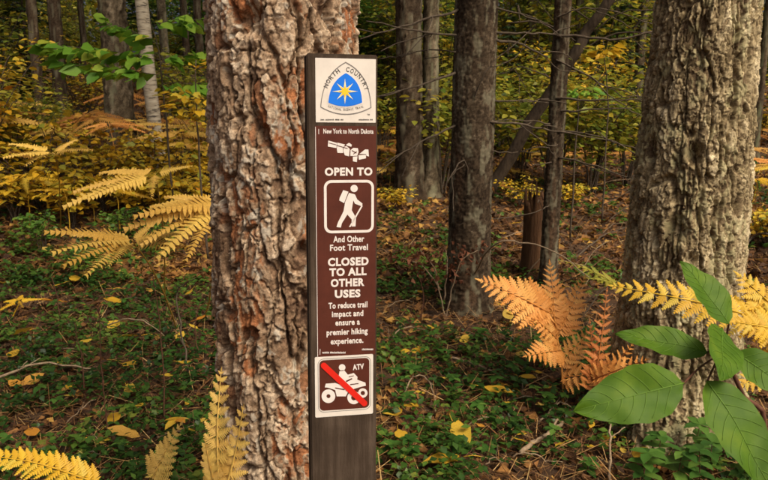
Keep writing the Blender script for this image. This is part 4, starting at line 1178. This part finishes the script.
def ring(name, outer, inner, mat, layer, parent):
    V = [(x, -layer * LAY, z) for x, z in outer] + [(x, -layer * LAY, z) for x, z in inner]
    n = len(outer)
    q = np.array([(i, (i + 1) % n, n + (i + 1) % n, n + i) for i in range(n)])
    return link(name, raw_mesh(name, V, q, M[mat]), parent)
def rrect(x0, z0, x1, z1, r, k=6):
    pts = []
    for cx, cz, a0 in ((x1 - r, z1 - r, 0), (x0 + r, z1 - r, 90), (x0 + r, z0 + r, 180), (x1 - r, z0 + r, 270)):
        for i in range(k + 1):
            a = R(a0 + 90 * i / k); pts.append((cx + r * math.cos(a), cz + r * math.sin(a)))
    return pts
def circ(cx, cz, r, k=24, sy=1):
    return [(cx + r * math.cos(2 * math.pi * i / k), cz + sy * r * math.sin(2 * math.pi * i / k)) for i in range(k)]
def panel(name, x0, z0, x1, z1, r, mat, layer, parent, thick=0.0005):
    """thin sticker with its own small thickness"""
    ol = rrect(x0, z0, x1, z1, r)
    n = len(ol)
    V = [(x, -layer * LAY, z) for x, z in ol] + [(x, 0.0002, z) for x, z in ol]
    b = bmesh.new(); vv = [b.verts.new(c) for c in V]
    b.faces.new(vv[:n]); 
    for i in range(n): b.faces.new((vv[i], vv[n + i], vv[n + (i + 1) % n], vv[(i + 1) % n]))
    bmesh.ops.recalc_face_normals(b, faces=b.faces[:])
    me = bpy.data.meshes.new(name); b.to_mesh(me); b.free(); me.materials.append(M[mat])
    return put(link(name, me, parent))
def text_geo(t, size, bold=0.0):
    V, Fs = GLYPH[(t, bold)]
    return V * size, Fs
def lettering(items, mat, layer, parent, name='lettering'):
    """items: (string, cx, baseline z, cap height, target width or None, bold, angle)"""
    b = bmesh.new()
    for s, cx, cz, cap, wid, bold, ang in items:
        V, Fs = text_geo(s, cap / 0.70, bold)
        x0, x1 = V[:, 0].min(), V[:, 0].max()
        V[:, 0] -= (x0 + x1) / 2
        if wid: V[:, 0] *= wid / (x1 - x0)
        ca, sa = math.cos(ang), math.sin(ang)
        vv = [b.verts.new((cx + v[0] * ca - v[1] * sa, -layer * LAY, cz + v[0] * sa + v[1] * ca)) for v in V]
        for f in Fs:
            try: b.faces.new([vv[i] for i in f])
            except ValueError: pass
    me = bpy.data.meshes.new(name); b.to_mesh(me); b.free(); me.materials.append(M[mat])
    return link(name, me, parent)
S = abs(face(376, 240)[0] - face(316, 240)[0]) / 60.0          # metres per photo pixel on the face
def avgx(*ps): return float(np.mean([face(*q)[0] for q in ps]))
lx0 = avgx((315.5, 60), (315.5, 120)); lx1 = avgx((375.8, 60), (375.8, 120))
bx0 = avgx((316, 130), (316, 240), (315.8, 350)); bx1 = avgx((377, 130), (376, 240), (373.8, 350))
ax0 = avgx((315.5, 360), (314.5, 415)); ax1 = avgx((373.5, 360), (372.5, 410))
# 1. emblem sticker (zoom frame: origin 310,50, 6.4 per pixel)
z0 = face(345, 122.5)[1]; z1 = face(345, 58.5)[1]
st1 = panel('emblem_sticker', lx0, z0, lx1, z1, .0008, 'sticker_white', 1, post)
def e(u, v): return face(310 + u / 6.4, 50 + v / 6.4)
def bez(a, c, b_, n=12):
    return [((1 - t) ** 2 * a[0] + 2 * t * (1 - t) * c[0] + t * t * b_[0], (1 - t) ** 2 * a[1] + 2 * t * (1 - t) * c[1] + t * t * b_[1]) for t in [i / n for i in range(n)]]
def shield(ap, lf_, rt, bl, br, bt, k=1.0):
    return [e(*q) for q in bez(ap, bl, lf_) + bez(lf_, bt, rt) + bez(rt, br, ap)]
ring('emblem_border', shield((228, 76), (66, 366), (393, 370), (80, 150), (385, 150), (225, 462)), shield((228, 83), (71.5, 363), (387.5, 366), (86, 155), (379, 155), (225, 452)), 'print_grey', 2, st1)
poly('emblem_halo', [shield((230, 138), (110, 342), (341, 342), (118, 190), (338, 190), (225, 396))], 'print_white', 2, st1)
poly('emblem_field', [shield((230, 148), (117, 336), (333, 336), (126, 200), (330, 200), (225, 386))], 'emblem_blue', 3, st1)
star = []; star2 = []
for k in range(16):
    a = R(90 + 22.5 * k)
    rl = (82 if k % 4 == 0 else 74) if k % 2 == 0 else 22
    rl2 = 40 if k % 2 == 0 else 19
    star.append(e(223 + rl * math.cos(a), 265 - rl * math.sin(a))); star2.append(e(223 + rl2 * math.cos(a), 265 - rl2 * math.sin(a)))
poly('star', [star], 'emblem_cream', 4, st1)
poly('star_centre', [star2], 'emblem_yellow', 5, st1)
def arc_text(s, path, cap, bold=0.0, sp_=0.5):
    items = []
    P_ = [np.array(e(*q)) for q in path]
    seg = [np.linalg.norm(P_[i + 1] - P_[i]) for i in range(len(P_) - 1)]; tot = sum(seg)
    for i, ch in enumerate(s):
        if ch == ' ': continue
        dd = tot * (i + .5) / len(s); j = 0
        while j < len(seg) - 1 and dd > seg[j]: dd -= seg[j]; j += 1
        q = P_[j] + (P_[j + 1] - P_[j]) * dd / seg[j]; dv = P_[j + 1] - P_[j]
        items.append((ch, q[0], q[1], cap, None if ch == 'I' else min(cap * .82, tot / len(s) * .78), bold, math.atan2(dv[1], dv[0])))
    return items
U = S / 6.4
lettering(arc_text('NORTH', bez((112, 248), (128, 185), (196, 140), 10) + [(196, 140)], 27 * U, .006), 'print_black', 2, st1)
lettering(arc_text('COUNTRY', bez((226, 136), (318, 150), (352, 262), 12) + [(352, 262)], 27 * U, .006), 'print_black', 2, st1)
lettering(arc_text('NATIONAL SCENIC TRAIL', bez((112, 365), (225, 412), (345, 366), 12) + [(345, 366)], 14 * U, .004), 'print_black', 2, st1)
lettering([('TM', *e(373, 418), 9 * U, 16 * U, .005, 0)], 'print_black', 2, st1)
def fine_print(u0, u1, v, hgt, fr_, mat, parent, seed):
    """illegible small print: a row of tiny strokes"""
    rr = random.Random(seed); ol = []; u = u0
    while u < u1:
        w = rr.uniform(3, 6)
        if rr.random() > .14:
            a_, c_ = fr_(u, v), fr_(u + w, v - hgt * rr.uniform(.75, 1))
            ol.append([(a_[0], a_[1]), (c_[0], a_[1]), (c_[0], c_[1]), (a_[0], c_[1])])
        u += w + 2
    poly('fine_print', ol, mat, 2 if parent is st1 else 3, parent)
fine_print(68, 208, 450, 9, e, 'print_black', st1, 1)
fine_print(312, 396, 450, 9, e, 'print_black', st1, 2)
# pale scratch on the sticker
poly('scratch', [[e(108, 66), e(115, 66), e(116, 150), e(111, 150)]], 'print_grey', 2, st1) if False else None
# 2. brown sign
z0 = face(345, 356)[1]; z1 = face(345, 126)[1]
st2 = panel('brown_sign', bx0, z0, bx1, z1, .0012, 'sign_brown', 1, post)
# worn pale left edge line
wx = 0.55 * S
poly('edge_line', [[(bx0 + .3 * S, z0 + 1 * S), (bx0 + .3 * S + wx, z0 + 1 * S), (bx0 + .3 * S + wx, z1 - 1 * S), (bx0 + .3 * S, z1 - 1 * S)],
    [(bx0 + 3.4 * S, z1 - 8 * S), (bx0 + 3.9 * S, z1 - 8 * S), (bx0 + 3.9 * S, z1 - 3 * S), (bx0 + 3.4 * S, z1 - 3 * S)],
    [(bx0 + 2.6 * S, z0 + 3 * S), (bx0 + 3.2 * S, z0 + 3 * S), (bx0 + 3.4 * S, z0 + 9 * S), (bx0 + 2.9 * S, z0 + 9 * S)]], 'print_white', 2, st2)
def line(s, px, py_base, cap_px, w_px, bold):
    x, z = face(px, py_base)
    return (s, x, z, cap_px * S, w_px * S if w_px else None, bold, 0)
lettering([line('New York to North Dakota', 348.5, 133.5, 4.4, 49, .030)], 'print_white', 2, st2)
def f8(u, v): return face(310 + u / 8.0, 120 + v / 8.0)
states = [[(146, 164), (216, 184), (211, 224), (142, 212)], [(219, 181), (280, 196), (262, 226), (264, 264), (219, 262), (214, 226)],
          [(268, 217), (292, 208), (318, 232), (312, 290), (278, 282), (266, 250)], [(288, 198), (312, 182), (334, 198), (330, 214), (300, 206)],
          [(324, 240), (345, 223), (382, 225), (388, 255), (378, 286), (322, 288)], [(343, 293), (380, 290), (374, 336), (342, 330)],
          [(386, 282), (446, 278), (448, 306), (390, 318)], [(394, 272), (440, 235), (466, 236), (471, 292), (451, 286), (446, 272)]]
poly('trail_map', [[f8(*q) for q in s_] for s_ in states], 'print_white', 2, st2)
poly('map_outline', [[f8(150, 180), f8(210, 196), f8(210, 200), f8(150, 185)], [f8(212, 200), f8(300, 225), f8(300, 230), f8(212, 205)], [f8(335, 240), f8(372, 262), f8(370, 267), f8(333, 246)], [f8(345, 270), f8(372, 250), f8(375, 254), f8(348, 275)]], 'sign_brown', 3, st2)
lettering([line('OPEN TO', 348.7, 175.2, 7.2, 47, .045)], 'print_white', 2, st2)
# hiker pictogram (zoom frame: origin 305,170, 3.69 per pixel)
def h(u, v): return face(305 + u / 3.69, 170 + v / 3.69)
fx_a, fz_a = h(70, 234); fx_b, fz_b = h(254, 36)
fx_a = h(70, 130)[0]; fx_b = h(254, 130)[0]
ring('pictogram_frame', rrect(fx_a, fz_a, fx_b, fz_b, 7.2 * S), rrect(fx_a + 2.6 * S, fz_a + 2.6 * S, fx_b - 2.6 * S, fz_b - 2.6 * S, 4.8 * S), 'print_white', 2, st2)
hk = [[(u, v) for u, v in circ(181, 68, 13.5, 16)],
      [(141, 74), (160, 80), (144, 122), (126, 112), (128, 102)],
      [(162, 84), (184, 90), (192, 108), (212, 124), (210, 134), (184, 124), (178, 112), (172, 148), (188, 176), (186, 208), (172, 208), (172, 182), (156, 164), (136, 196), (132, 212), (116, 210), (122, 192), (142, 152), (148, 118)],
      [(207, 132), (213, 132), (168, 210), (162, 210)]]
poly('hiker_pictogram', [[h(*q) for q in s_] for s_ in hk], 'print_white', 2, st2)
lettering([line('And Other', 348.8, 241.8, 6.0, 31, .028), line('Foot Travel', 349, 250.2, 6.0, 38, .028)], 'print_white', 2, st2)
lettering([line('CLOSED', 348.3, 265.2, 7.6, 41, .045), line('TO ALL', 348, 275.2, 7.4, 37.5, .045), line('OTHER', 347.6, 286, 7.4, 34, .045), line('USES', 347.6, 297, 7.4, 26, .045)], 'print_white', 2, st2)
lettering([line('To reduce trail', 348, 307.7, 5.9, 39.5, .030), line('impact and', 347.6, 316.2, 5.9, 32, .030), line('ensure a', 347.6, 324.8, 5.9, 25, .030), line('premier hiking', 347.2, 334.2, 5.9, 42, .030), line('experience.', 347, 343.3, 5.9, 33.5, .030)], 'print_white', 2, st2)
def f7(u, v): return face(310 + u / 6.86, 290 + v / 6.86)
fine_print(84, 240, 434, 13, f7, 'print_white', st2, 3)
fine_print(350, 430, 412, 14, f7, 'print_white', st2, 4)
# 3. no-ATV sticker (zoom frame: origin 310,345, 6 per pixel)
z0 = face(343, 415.5)[1]; z1 = face(345, 355.4)[1]
st3 = panel('no_atv_sticker', ax0, z0, ax1, z1, .002, 'sticker_white', 2, post)
def a6(u, v): return face(310 + u / 6.0, 345 + v / 6.0)
q0x = ax0 + 4.6 * S; q1x = ax1 - 4.0 * S
poly('sticker_field', [rrect(q0x, z0 + 7.0 * S, q1x, z1 - 3.6 * S, 4.5 * S)], 'sign_brown', 3, st3)
ring('sticker_outline', rrect(q0x - 1.6 * S, z0 + 5.2 * S, q1x + 1.6 * S, z1 - 2.0 * S, 6 * S), rrect(q0x - 1.1 * S, z0 + 5.7 * S, q1x + 1.1 * S, z1 - 2.5 * S, 5.5 * S), 'print_grey', 3, st3)
def disc(u, v, ro, ri, name):
    o_ = [a6(*q) for q in circ(u, v, ro, 28)]; i_ = [a6(*q) for q in circ(u, v, ri, 28)]
    ring(name, o_, i_, 'print_white', 4, st3)
disc(110, 305, 41, 12, 'wheel_pictogram'); disc(262, 314, 39, 16, 'wheel_pictogram'); disc(316, 286, 28, 13, 'wheel_pictogram')
atv = [[(u, v) for u, v in circ(192, 133, 20, 16)],
       [(176, 156), (206, 152), (226, 176), (262, 166), (284, 190), (282, 206), (332, 224), (334, 242), (300, 250), (262, 262), (226, 282), (214, 306), (160, 306), (150, 268), (108, 254), (88, 252), (94, 230), (150, 226), (180, 236), (196, 230), (170, 196)]]
poly('atv_pictogram', [[a6(*q) for q in s_] for s_ in atv], 'print_white', 4, st3)
poly('atv_detail', [[a6(*q) for q in s_] for s_ in ([(214, 212), (250, 196), (254, 202), (218, 220)], [(150, 252), (206, 262), (206, 268), (150, 258)], [(240, 232), (290, 226), (290, 231), (240, 238)], [(186, 150), (200, 148), (201, 152), (187, 154)], [(232, 186), (262, 180), (262, 184), (232, 191)])], 'sign_brown', 5, st3)
sa_, sb_ = np.array((82, 121.)), np.array((324, 346.)); dv = (sb_ - sa_) / np.linalg.norm(sb_ - sa_); an = math.atan2(dv[1], dv[0])
sl_ = [(sb_[0] + 18 * math.cos(an + R(t)), sb_[1] + 18 * math.sin(an + R(t))) for t in range(-90, 91, 18)] + [(sa_[0] + 18 * math.cos(an + R(t)), sa_[1] + 18 * math.sin(an + R(t))) for t in range(90, 271, 18)]
poly('red_slash', [[a6(*q) for q in sl_]], 'slash_red', 6, st3)
lettering([('ATV', *a6(290, 144), 33 * U * 6.4 / 6, 70 * U * 6.4 / 6, .04, R(3))], 'print_white', 4, st3)

# ================================================================== SAPLING WITH BIG GREEN LEAVES (close to the camera)
m, N, L = new_mat('broad_green_leaf')
p = N['Principled BSDF']
tc = N.new('ShaderNodeTexCoord')
n = noise(N, L, 26, 4, .6, 'Object')
rp = ramp(N, [(0.3, (0.045, 0.112, 0.006)), (0.55, (0.078, 0.160, 0.009)), (0.75, (0.125, 0.21, 0.014))]); L.new(n.outputs['Fac'], rp.inputs['Fac'])
n4 = noise(N, L, 12, 2, .5); r4 = ramp(N, [(0.70, (0, 0, 0)), (0.76, (1, 1, 1))]); L.new(n4.outputs['Fac'], r4.inputs['Fac'])
col = mixrgb(N, L, r4.outputs['Color'], rp.outputs['Color'], (0.30, 0.30, 0.06))
L.new(col, p.inputs['Base Color']); p.inputs['Roughness'].default_value = .55; p.inputs['Specular IOR Level'].default_value = .2
wv = N.new('ShaderNodeTexWave'); wv.inputs['Scale'].default_value = 16; wv.inputs['Distortion'].default_value = 1.5; wv.bands_direction = 'DIAGONAL'
L.new(tc.outputs['Object'], wv.inputs['Vector'])
bp_ = N.new('ShaderNodeBump'); bp_.inputs['Strength'].default_value = .25; bp_.inputs['Distance'].default_value = .002
L.new(wv.outputs['Fac'], bp_.inputs['Height']); L.new(bp_.outputs['Normal'], p.inputs['Normal'])
t_ = N.new('ShaderNodeBsdfTranslucent'); L.new(col, t_.inputs['Color'])
mxs = N.new('ShaderNodeMixShader'); mxs.inputs['Fac'].default_value = .3
L.new(p.outputs['BSDF'], mxs.inputs[1]); L.new(t_.outputs['BSDF'], mxs.inputs[2]); L.new(mxs.outputs['Shader'], N['Material Output'].inputs['Surface'])
M['broad_leaf'] = m
M['midrib'] = flat_mat('leaf_midrib', (0.10, 0.19, 0.022), .5, .1)
hubp = at(724, 352, .72)
sfoot = Vector((at(775, 480, .74).x, .80, 0)); sfoot.z = gz1(sfoot.x, sfoot.y)
sap = thing('hardwood_sapling', 'sapling with large smooth green leaves hanging before the furrowed grey tree', 'sapling', tuple(sfoot))
b = MB()
pts = wobble([q - sfoot for q in (sfoot, Vector((sfoot.x + .01, .80, .5)), at(765, 470, .76), at(740, 390, .74), hubp, at(722, 338, .725))], 5, .002, 3)
b.tube(pts, [.0042 - .0026 * i / (len(pts) - 1) for i in range(len(pts))], 7)
b.obj('stem', M['red_stem'], sap, True)
def broad_leaf(A, B, width, nhint, seed, cup=.12, bend=.12, tipsharp=1.0):
    ln = (B - A).length
    NU, NV = 18, 8
    V = []
    rr = random.Random(seed); ph = rr.uniform(0, 6)
    for i in range(NU + 1):
        t = i / NU
        w = (math.sin(math.pi * t ** .85) ** .72) * (1 - .25 * t * tipsharp) if 0 < t < 1 else 0.0
        w = w * .5 * width / ln
        for j in range(-NV, NV + 1):
            s_ = j / NV
            y = s_ * w * (1 + .03 * math.sin(t * 30 + ph) * abs(s_))
            z = cup * abs(s_) ** 1.3 * w * 1.6 - bend * (t - .3) ** 2 + .012 * math.sin(t * 9 + s_ * 3 + ph) + .012 * abs(s_) * math.sin(t * 22 + ph)
            V.append((t, y, z))
    nn_ = 2 * NV + 1
    q = np.array([(i * nn_ + j, (i + 1) * nn_ + j, (i + 1) * nn_ + j + 1, i * nn_ + j + 1) for i in range(NU) for j in range(nn_ - 1)])
    V = np.array(V) * ln
    me = raw_mesh('leaf', V, q, M['broad_leaf'], smooth=True)
    o = link('leaf', me, sap)
    orient(o, A - sfoot, B - A, nhint, 1.0)
    mb = MB(); mb.tube([(t * ln, 0, (-bend * (t - .3) ** 2 + .012 * math.sin(t * 9 + ph)) * ln + .0003) for t in [k / 12 for k in range(13)]], [.0006 * (1 - .7 * k / 12) for k in range(13)], 5)
    mb.obj('midrib', M['midrib'], o, True)
    def surf(t, s_):
        w = (math.sin(math.pi * t ** .85) ** .72) * (1 - .25 * t * tipsharp) * .5 * width / ln
        return Vector((t, s_ * w, cup * abs(s_) ** 1.3 * w * 1.6 - bend * (t - .3) ** 2 + .012 * math.sin(t * 9 + s_ * 3 + ph) + .012 * abs(s_) * math.sin(t * 22 + ph))) * ln + Vector((0, 0, .00025))
    mb = MB()
    for k in range(7):
        for sg in (-1, 1):
            t0 = .10 + .115 * k + .02 * sg
            mb.tube([surf(min(.97, t0 + .17 * q_ * q_ * .6 + .10 * q_), sg * q_) for q_ in (0, .18, .36, .54, .72, .88)], [.00042, .0004, .00036, .00032, .00026, .0002], 4)
    mb.obj('side_veins', M['midrib'], o, True)
    mb = MB(); mb.tube(wobble([hubp - sfoot, (hubp.lerp(A, .6) - sfoot) + Vector((0, 0, .004)), A - sfoot], 3, 0, 1), .0011, 5)
    mb.obj('leaf_stalk', M['red_stem'], sap, True)
cw = Vector((0, -.8, .6))
broad_leaf(at(729, 324, .70), at(683, 259, .74), .050, Vector((.5, -.9, .3)), 1)
broad_leaf(at(708, 352, .68), at(616, 331, .70), .040, Vector((0, -.62, .8)), 2)
broad_leaf(at(684, 383, .62), at(576, 410, .60), .060, Vector((.1, -.85, .55)), 3, .10, .16)
broad_leaf(at(722, 328, .69), at(724, 378, .60), .050, Vector((0, -.95, .3)), 4, .1, .1)
broad_leaf(at(736, 352, .66), at(800, 398, .62), .042, Vector((0, -.8, .6)), 5)
broad_leaf(at(708, 380, .62), at(778, 492, .56), .060, Vector((.25, -.9, .3)), 6, .08, .16)

# ================================================================== FALLEN YELLOW LEAVES
def fallen_mesh(seed):
    rr = random.Random(seed); V = [(0, 0, 0)]; n = 14
    for i in range(n):
        a = 2 * math.pi * i / n
        r = (.5 + .12 * math.cos(a) + rr.uniform(-.05, .05)) * (1.0 if abs(math.sin(a)) < .3 else .82)
        x = r * math.cos(a) * 1.1; y = r * math.sin(a) * rr.uniform(.75, .9)
        V.append((x, y, .22 * y * y * rr.uniform(.3, 1.6) + .14 * x * x * rr.uniform(-1, 1) + rr.uniform(-.02, .03)))
    T = [(0, i + 1, (i + 1) % n + 1) for i in range(n)]
    b = MB(); b.add(V, T)
    b.tube([(-.5, 0, 0), (-.75, .05, .03), (-.95, .12, .0)], [.018, .014, .012], 4)
    return b.mesh('fallen_leaf', M['fallen'], True)
FM = [fallen_mesh(s_) for s_ in range(6)]
rl = random.Random(3)
spots = [(75, 288, 12), (119, 296, 11), (116, 310, 13), (26, 344, 18), (57, 311, 20), (113, 335, 12), (130, 347, 17), (129, 376, 12), (15, 398, 11), (31, 393, 14), (130, 401, 13), (114, 432, 15), (173, 280, 12), (129, 449, 24), (33, 444, 14), (15, 367, 14), (5, 292, 12), (95, 300, 9),
         (507, 322, 14), (454, 342, 15), (464, 350, 12), (417, 360, 13), (494, 402, 20), (505, 396, 12), (412, 422, 14), (459, 446, 24), (446, 472, 26), (551, 400, 11), (525, 390, 13), (503, 239, 8), (400, 448, 16), (398, 423, 12), (430, 336, 9), (420, 300, 8), (540, 420, 9),
         (425, 255, 7), (412, 240, 7), (500, 290, 8), (608, 455, 12), (640, 470, 18), (560, 460, 10), (590, 440, 9), (520, 455, 11), (85, 355, 9), (60, 378, 8), (150, 300, 9), (190, 300, 8), (180, 350, 9), (200, 330, 8), (140, 420, 10), (70, 410, 9)]
for _ in range(60):
    spots.append((rl.choice([rl.uniform(0, 212), rl.uniform(382, 640)]), rl.uniform(215, 470), rl.uniform(5, 10)))
for (px, py, s_) in spots:
    q = ground_at(px, py); dist = (q - CAM).length
    o = link('fallen_leaf', rl.choice(FM))
    sz = s_ * dist / F * 1.3
    o.location = (q.x, q.y, q.z + rl.uniform(.055, .085))
    o.scale = (sz, sz * rl.uniform(.75, 1), sz); o.rotation_euler = (rl.uniform(-.05, .5), rl.uniform(-.3, .3), rl.uniform(0, 6.28))
    left = px < 300
    tag(o, 'yellow fallen leaf lying on green ground cover left of the red pine' if left else 'yellow fallen leaf lying on the forest floor right of the marker post', 'leaf', 'fallen leaves left of the pine' if left else 'fallen leaves right of the post')

# ================================================================== TWIGS, STEMS, SMALL PLANTS
def twig(label, pts, r0, r1, mat, name='fallen_twig', group=None, seed=0, side=2):
    w = [ground_at(*q[:2]) + Vector((0, 0, q[2])) if len(q) == 3 else at(q[0], q[1], q[3]) for q in pts]
    base = w[0].copy()
    loc = wobble([q - base for q in w], 5, .006, seed)
    b = MB(); b.tube(loc, [r0 + (r1 - r0) * i / (len(loc) - 1) for i in range(len(loc))], 6)
    rr = random.Random(seed)
    for k in range(side):
        i = rr.randrange(2, len(loc) - 1); p_ = loc[i]; dv = (loc[i] - loc[i - 1]).normalized()
        b.tube(wobble([p_, p_ + dv * .05 + Vector((rr.uniform(-.05, .05), rr.uniform(-.05, .05), rr.uniform(.0, .05)))], 3, .003, k), r1 * .7, 4)
    o = b.obj(name, M[mat], None, True)
    o.location = base
    tag(o, label, 'twig', group)
    return o
twig('pale curved fallen stick lying across the dark ground cover left of the pine', [(-5, 390, .05), (40, 381, .10), (95, 379, .06)], .008, .004, 'pale_twig', seed=1)
twig('thin arched twig rising beside yellow leaves on ground cover', [(98, 336, .03), (125, 345, .16), (150, 350, .17), (168, 345, .02)], .0045, .003, 'pale_twig', seed=2)
twig('slanting thin twig poking out of the ground cover', [(60, 428, .0), (95, 420, .10)], .004, .0025, 'pale_twig', seed=3)
twig('bent grey twig looping upright near the left edge of the pine', [(190, 375, .0), (184, 370, .22), (181, 365, .42), (200, 370, .52)], .006, .003, 'dead_wood', seed=4)
twig('thick pale broken stick lying in the litter right of the post', [(520, 462, .04), (562, 432, .05)], .011, .008, 'pale_twig', seed=5)
twig('long grey stick slanting through the ground cover right of the post', [(452, 368, .06), (480, 375, .05), (508, 386, .03)], .008, .004, 'pale_twig', seed=6)
twig('short upright tan stick by the foot of the furrowed tree', [(611, 490, .0), (609, 474, .1), (608, 462, .17)], .006, .004, 'pale_twig', seed=7)
twig('thin pale twig forking out of the ground cover beside the post', [(384, 352, .02), (400, 345, .1), (420, 340, .07), (441, 344, .03)], .005, .003, 'pale_twig', seed=8)
twig('curved thin twig low beside the fallen yellow leaves right of the post', [(398, 412, .02), (412, 388, .06), (430, 392, .05), (436, 420, .01)], .0045, .003, 'pale_twig', seed=9)
twig('slim bare twig arching over the orange fern and the spruce foot', [(468, 290, .0), (488, 0, 0, 3.9) , (505, 0, 0, 3.9)][:1] + [(490, 248, 0, 3.95), (520, 242, 0, 3.9), (555, 252, 0, 3.85), (590, 278, 0, 3.8)], .006, .003, 'pale_twig', seed=10)
twig('bare twig stretching over brown litter near the rotten stump', [(575, 262, .03), (600, 250, .12), (632, 238, .14)], .008, .004, 'dead_wood', seed=11)
twig('pale stick propped at the far side of the furrowed tree', [(736, 262, .02), (752, 258, .2), (772, 270, .3)], .010, .006, 'dead_wood', seed=12)
twig('short tan twig lying flat among the litter below the orange fern', [(538, 430, .03), (560, 412, .05), (575, 420, .03)], .005, .003, 'pale_twig', seed=13)
for i in range(26):
    px, py = (rl.uniform(0, 212), rl.uniform(280, 475)) if i % 2 else (rl.uniform(385, 640), rl.uniform(215, 475))
    a = rl.uniform(-.6, .6); l = rl.uniform(15, 45)
    twig('thin dry twig lying in the litter of the forest floor', [(px, py, .03), (px + l * .5 * math.cos(a), py + l * .25 * math.sin(a), .06), (px + l * math.cos(a), py + l * .5 * math.sin(a), .03)], .0035, .002, rl.choice(['pale_twig', 'dead_wood', 'red_stem']), 'fallen_twig', 'dry twigs on the forest floor', 50 + i, 1)
for i in range(30):
    px, py = rl.uniform(495, 640), rl.uniform(175, 330)
    a = rl.uniform(-1.0, 1.0); l = rl.uniform(25, 70)
    twig('thin dark twig tangled over the russet slope near the slender spruce', [(px, py, .02), (px + l * .5 * math.cos(a), py + l * .2 * math.sin(a), rl.uniform(.05, .25)), (px + l * math.cos(a), py + l * .4 * math.sin(a), rl.uniform(.03, .3))], .005, .0025, rl.choice(['dead_wood', 'dead_wood', 'red_stem', 'pale_twig']), 'fallen_twig', 'tangled twigs near the slender spruce', 150 + i, 2)
# thin reddish stems standing among the ground cover on the left
for i, (px, py, hh) in enumerate([(164, 430, .72), (104, 400, .5), (85, 400, .4), (112, 445, .3), (60, 330, .35), (200, 360, .4), (420, 320, .35), (650, 455, .3)]):
    q = ground_at(px, py)
    b = MB(); pts = wobble([(0, 0, -.03), (rl.uniform(-.02, .02), 0, hh * .5), (rl.uniform(-.04, .04), 0, hh)], 5, .004, i)
    b.tube(pts, [.004 - .0022 * k / (len(pts) - 1) for k in range(len(pts))], 5)
    for k in range(3):
        p_ = pts[3 + k * 2]; b.tube([p_, p_ + Vector((rl.uniform(-.07, .07), rl.uniform(-.05, .05), .06))], .0013, 4)
    o = b.obj('bare_stem', M['red_stem'], None, True); o.location = q
    tag(o, 'thin upright bare reddish stem standing in the ground cover', 'plant stem', 'bare reddish stems')
# individual leafy plants near the camera
PLM = []
for s_ in range(4):
    b = MB(); b.add(LEAF_V, LEAF_F.tolist()); PLM.append(b.mesh('leaf', M['plant_leaf']))
def leafy_plant(px, py, hh, ls, nlev, label, group, mat=None):
    q = ground_at(px, py)
    t = thing('leafy_plant', label, 'plant', tuple(q), group, rl.uniform(0, 6))
    b = MB(); top = Vector((rl.uniform(-.02, .02), rl.uniform(-.02, .02), hh)); b.tube([(0, 0, -.02), tuple(top * .5), tuple(top)], [.0025, .002, .0012], 5)
    b.obj('stem', M['red_stem'], t)
    for lv in range(nlev):
        f_ = 1 - lv * .32 / max(1, nlev - 1) * 1.6 if nlev > 1 else 1
        k = 4 if lv else 5
        a0 = rl.uniform(0, 6)
        for j in range(k):
            a = a0 + j * 2 * math.pi / k + rl.uniform(-.2, .2)
            o = link('leaf', rl.choice(PLM if mat is None else mat), t)
            s_ = ls * rl.uniform(.8, 1.2)
            orient(o, top * max(.25, f_), Vector((math.cos(a), math.sin(a), rl.uniform(-.25, .25))), Vector((rl.uniform(-.15, .15), rl.uniform(-.15, .15), 1)), s_, s_ * .85)
for i in range(70):
    px, py = (rl.uniform(0, 205), rl.uniform(300, 478)) if i % 5 < 2 else (rl.uniform(385, 600), rl.uniform(330, 478))
    left = px < 300
    leafy_plant(px, py, rl.uniform(.05, .13), rl.uniform(.035, .055), rl.choice((1, 2, 2)), 'low glossy green plant rising above ground cover left of the pine' if left else 'low glossy green plant rising above litter right of the post', 'low green plants left' if left else 'low green plants right')
for (px, py) in [(655, 465), (690, 455), (710, 468), (730, 450), (675, 475), (700, 480), (740, 475), (640, 480)]:
    leafy_plant(px, py + 14, rl.uniform(.14, .22), rl.uniform(.055, .08), 3, 'bushy green plant at the foot of the furrowed grey tree', 'bushy plants at the furrowed tree')
YLM = []
b = MB(); b.add(LEAF_V, LEAF_F.tolist()); YLM.append(b.mesh('leaf', M['fallen']))
q = ground_at(181, 440)
leafy_plant(181, 440, .10, .06, 1, 'tiny sprout with a few bright yellow leaves near the pale ferns', None, YLM)
# dead brown-leaved shrub before the spruce
q = ground_at(446, 318)
t = thing('dead_shrub', 'small dead shrub with curled reddish brown leaves before the scaly spruce', 'shrub', tuple(q))
b = MB(); P = []; D = []
for j, pts in enumerate([[(446, 318), (440, 295), (434, 268), (420, 250)], [(446, 318), (452, 290), (460, 262), (478, 250)], [(444, 300), (447, 270), (446, 250)], [(441, 290), (425, 268), (402, 258)]]):
    w = [at(a_, c_, q.y - .02 * k) - q for k, (a_, c_) in enumerate(pts)]
    if j < 2: w[0] = Vector((0, 0, -.02))
    ww = wobble(w, 4, .006, j); b.tube(ww, [.006 - .004 * k / (len(ww) - 1) for k in range(len(ww))], 5)
    for k in range(46):
        c_ = ww[rl.randrange(len(ww) // 2, len(ww))] + Vector((rl.uniform(-.1, .1), rl.uniform(-.1, .1), rl.uniform(-.07, .07)))
        P.append(tuple(c_)); D.append((rl.uniform(-1, 1), rl.uniform(-1, 1), rl.uniform(-1.2, .3)))
b.obj('stems', M['pale_twig'], t, True)
P = np.array(P); D = np.array(D); n = len(P)
V, Fc = scatter(LEAF4_V * np.array([1, 1, 3]), LEAF4_F, P, frames(D, rup(n, .8)), RNG.uniform(.025, .05, n), .8)
link('foliage', raw_mesh('foliage', V, Fc, M['dead_leaf'], tint=np.repeat(RNG.uniform(0, 1, n), 5)), t)
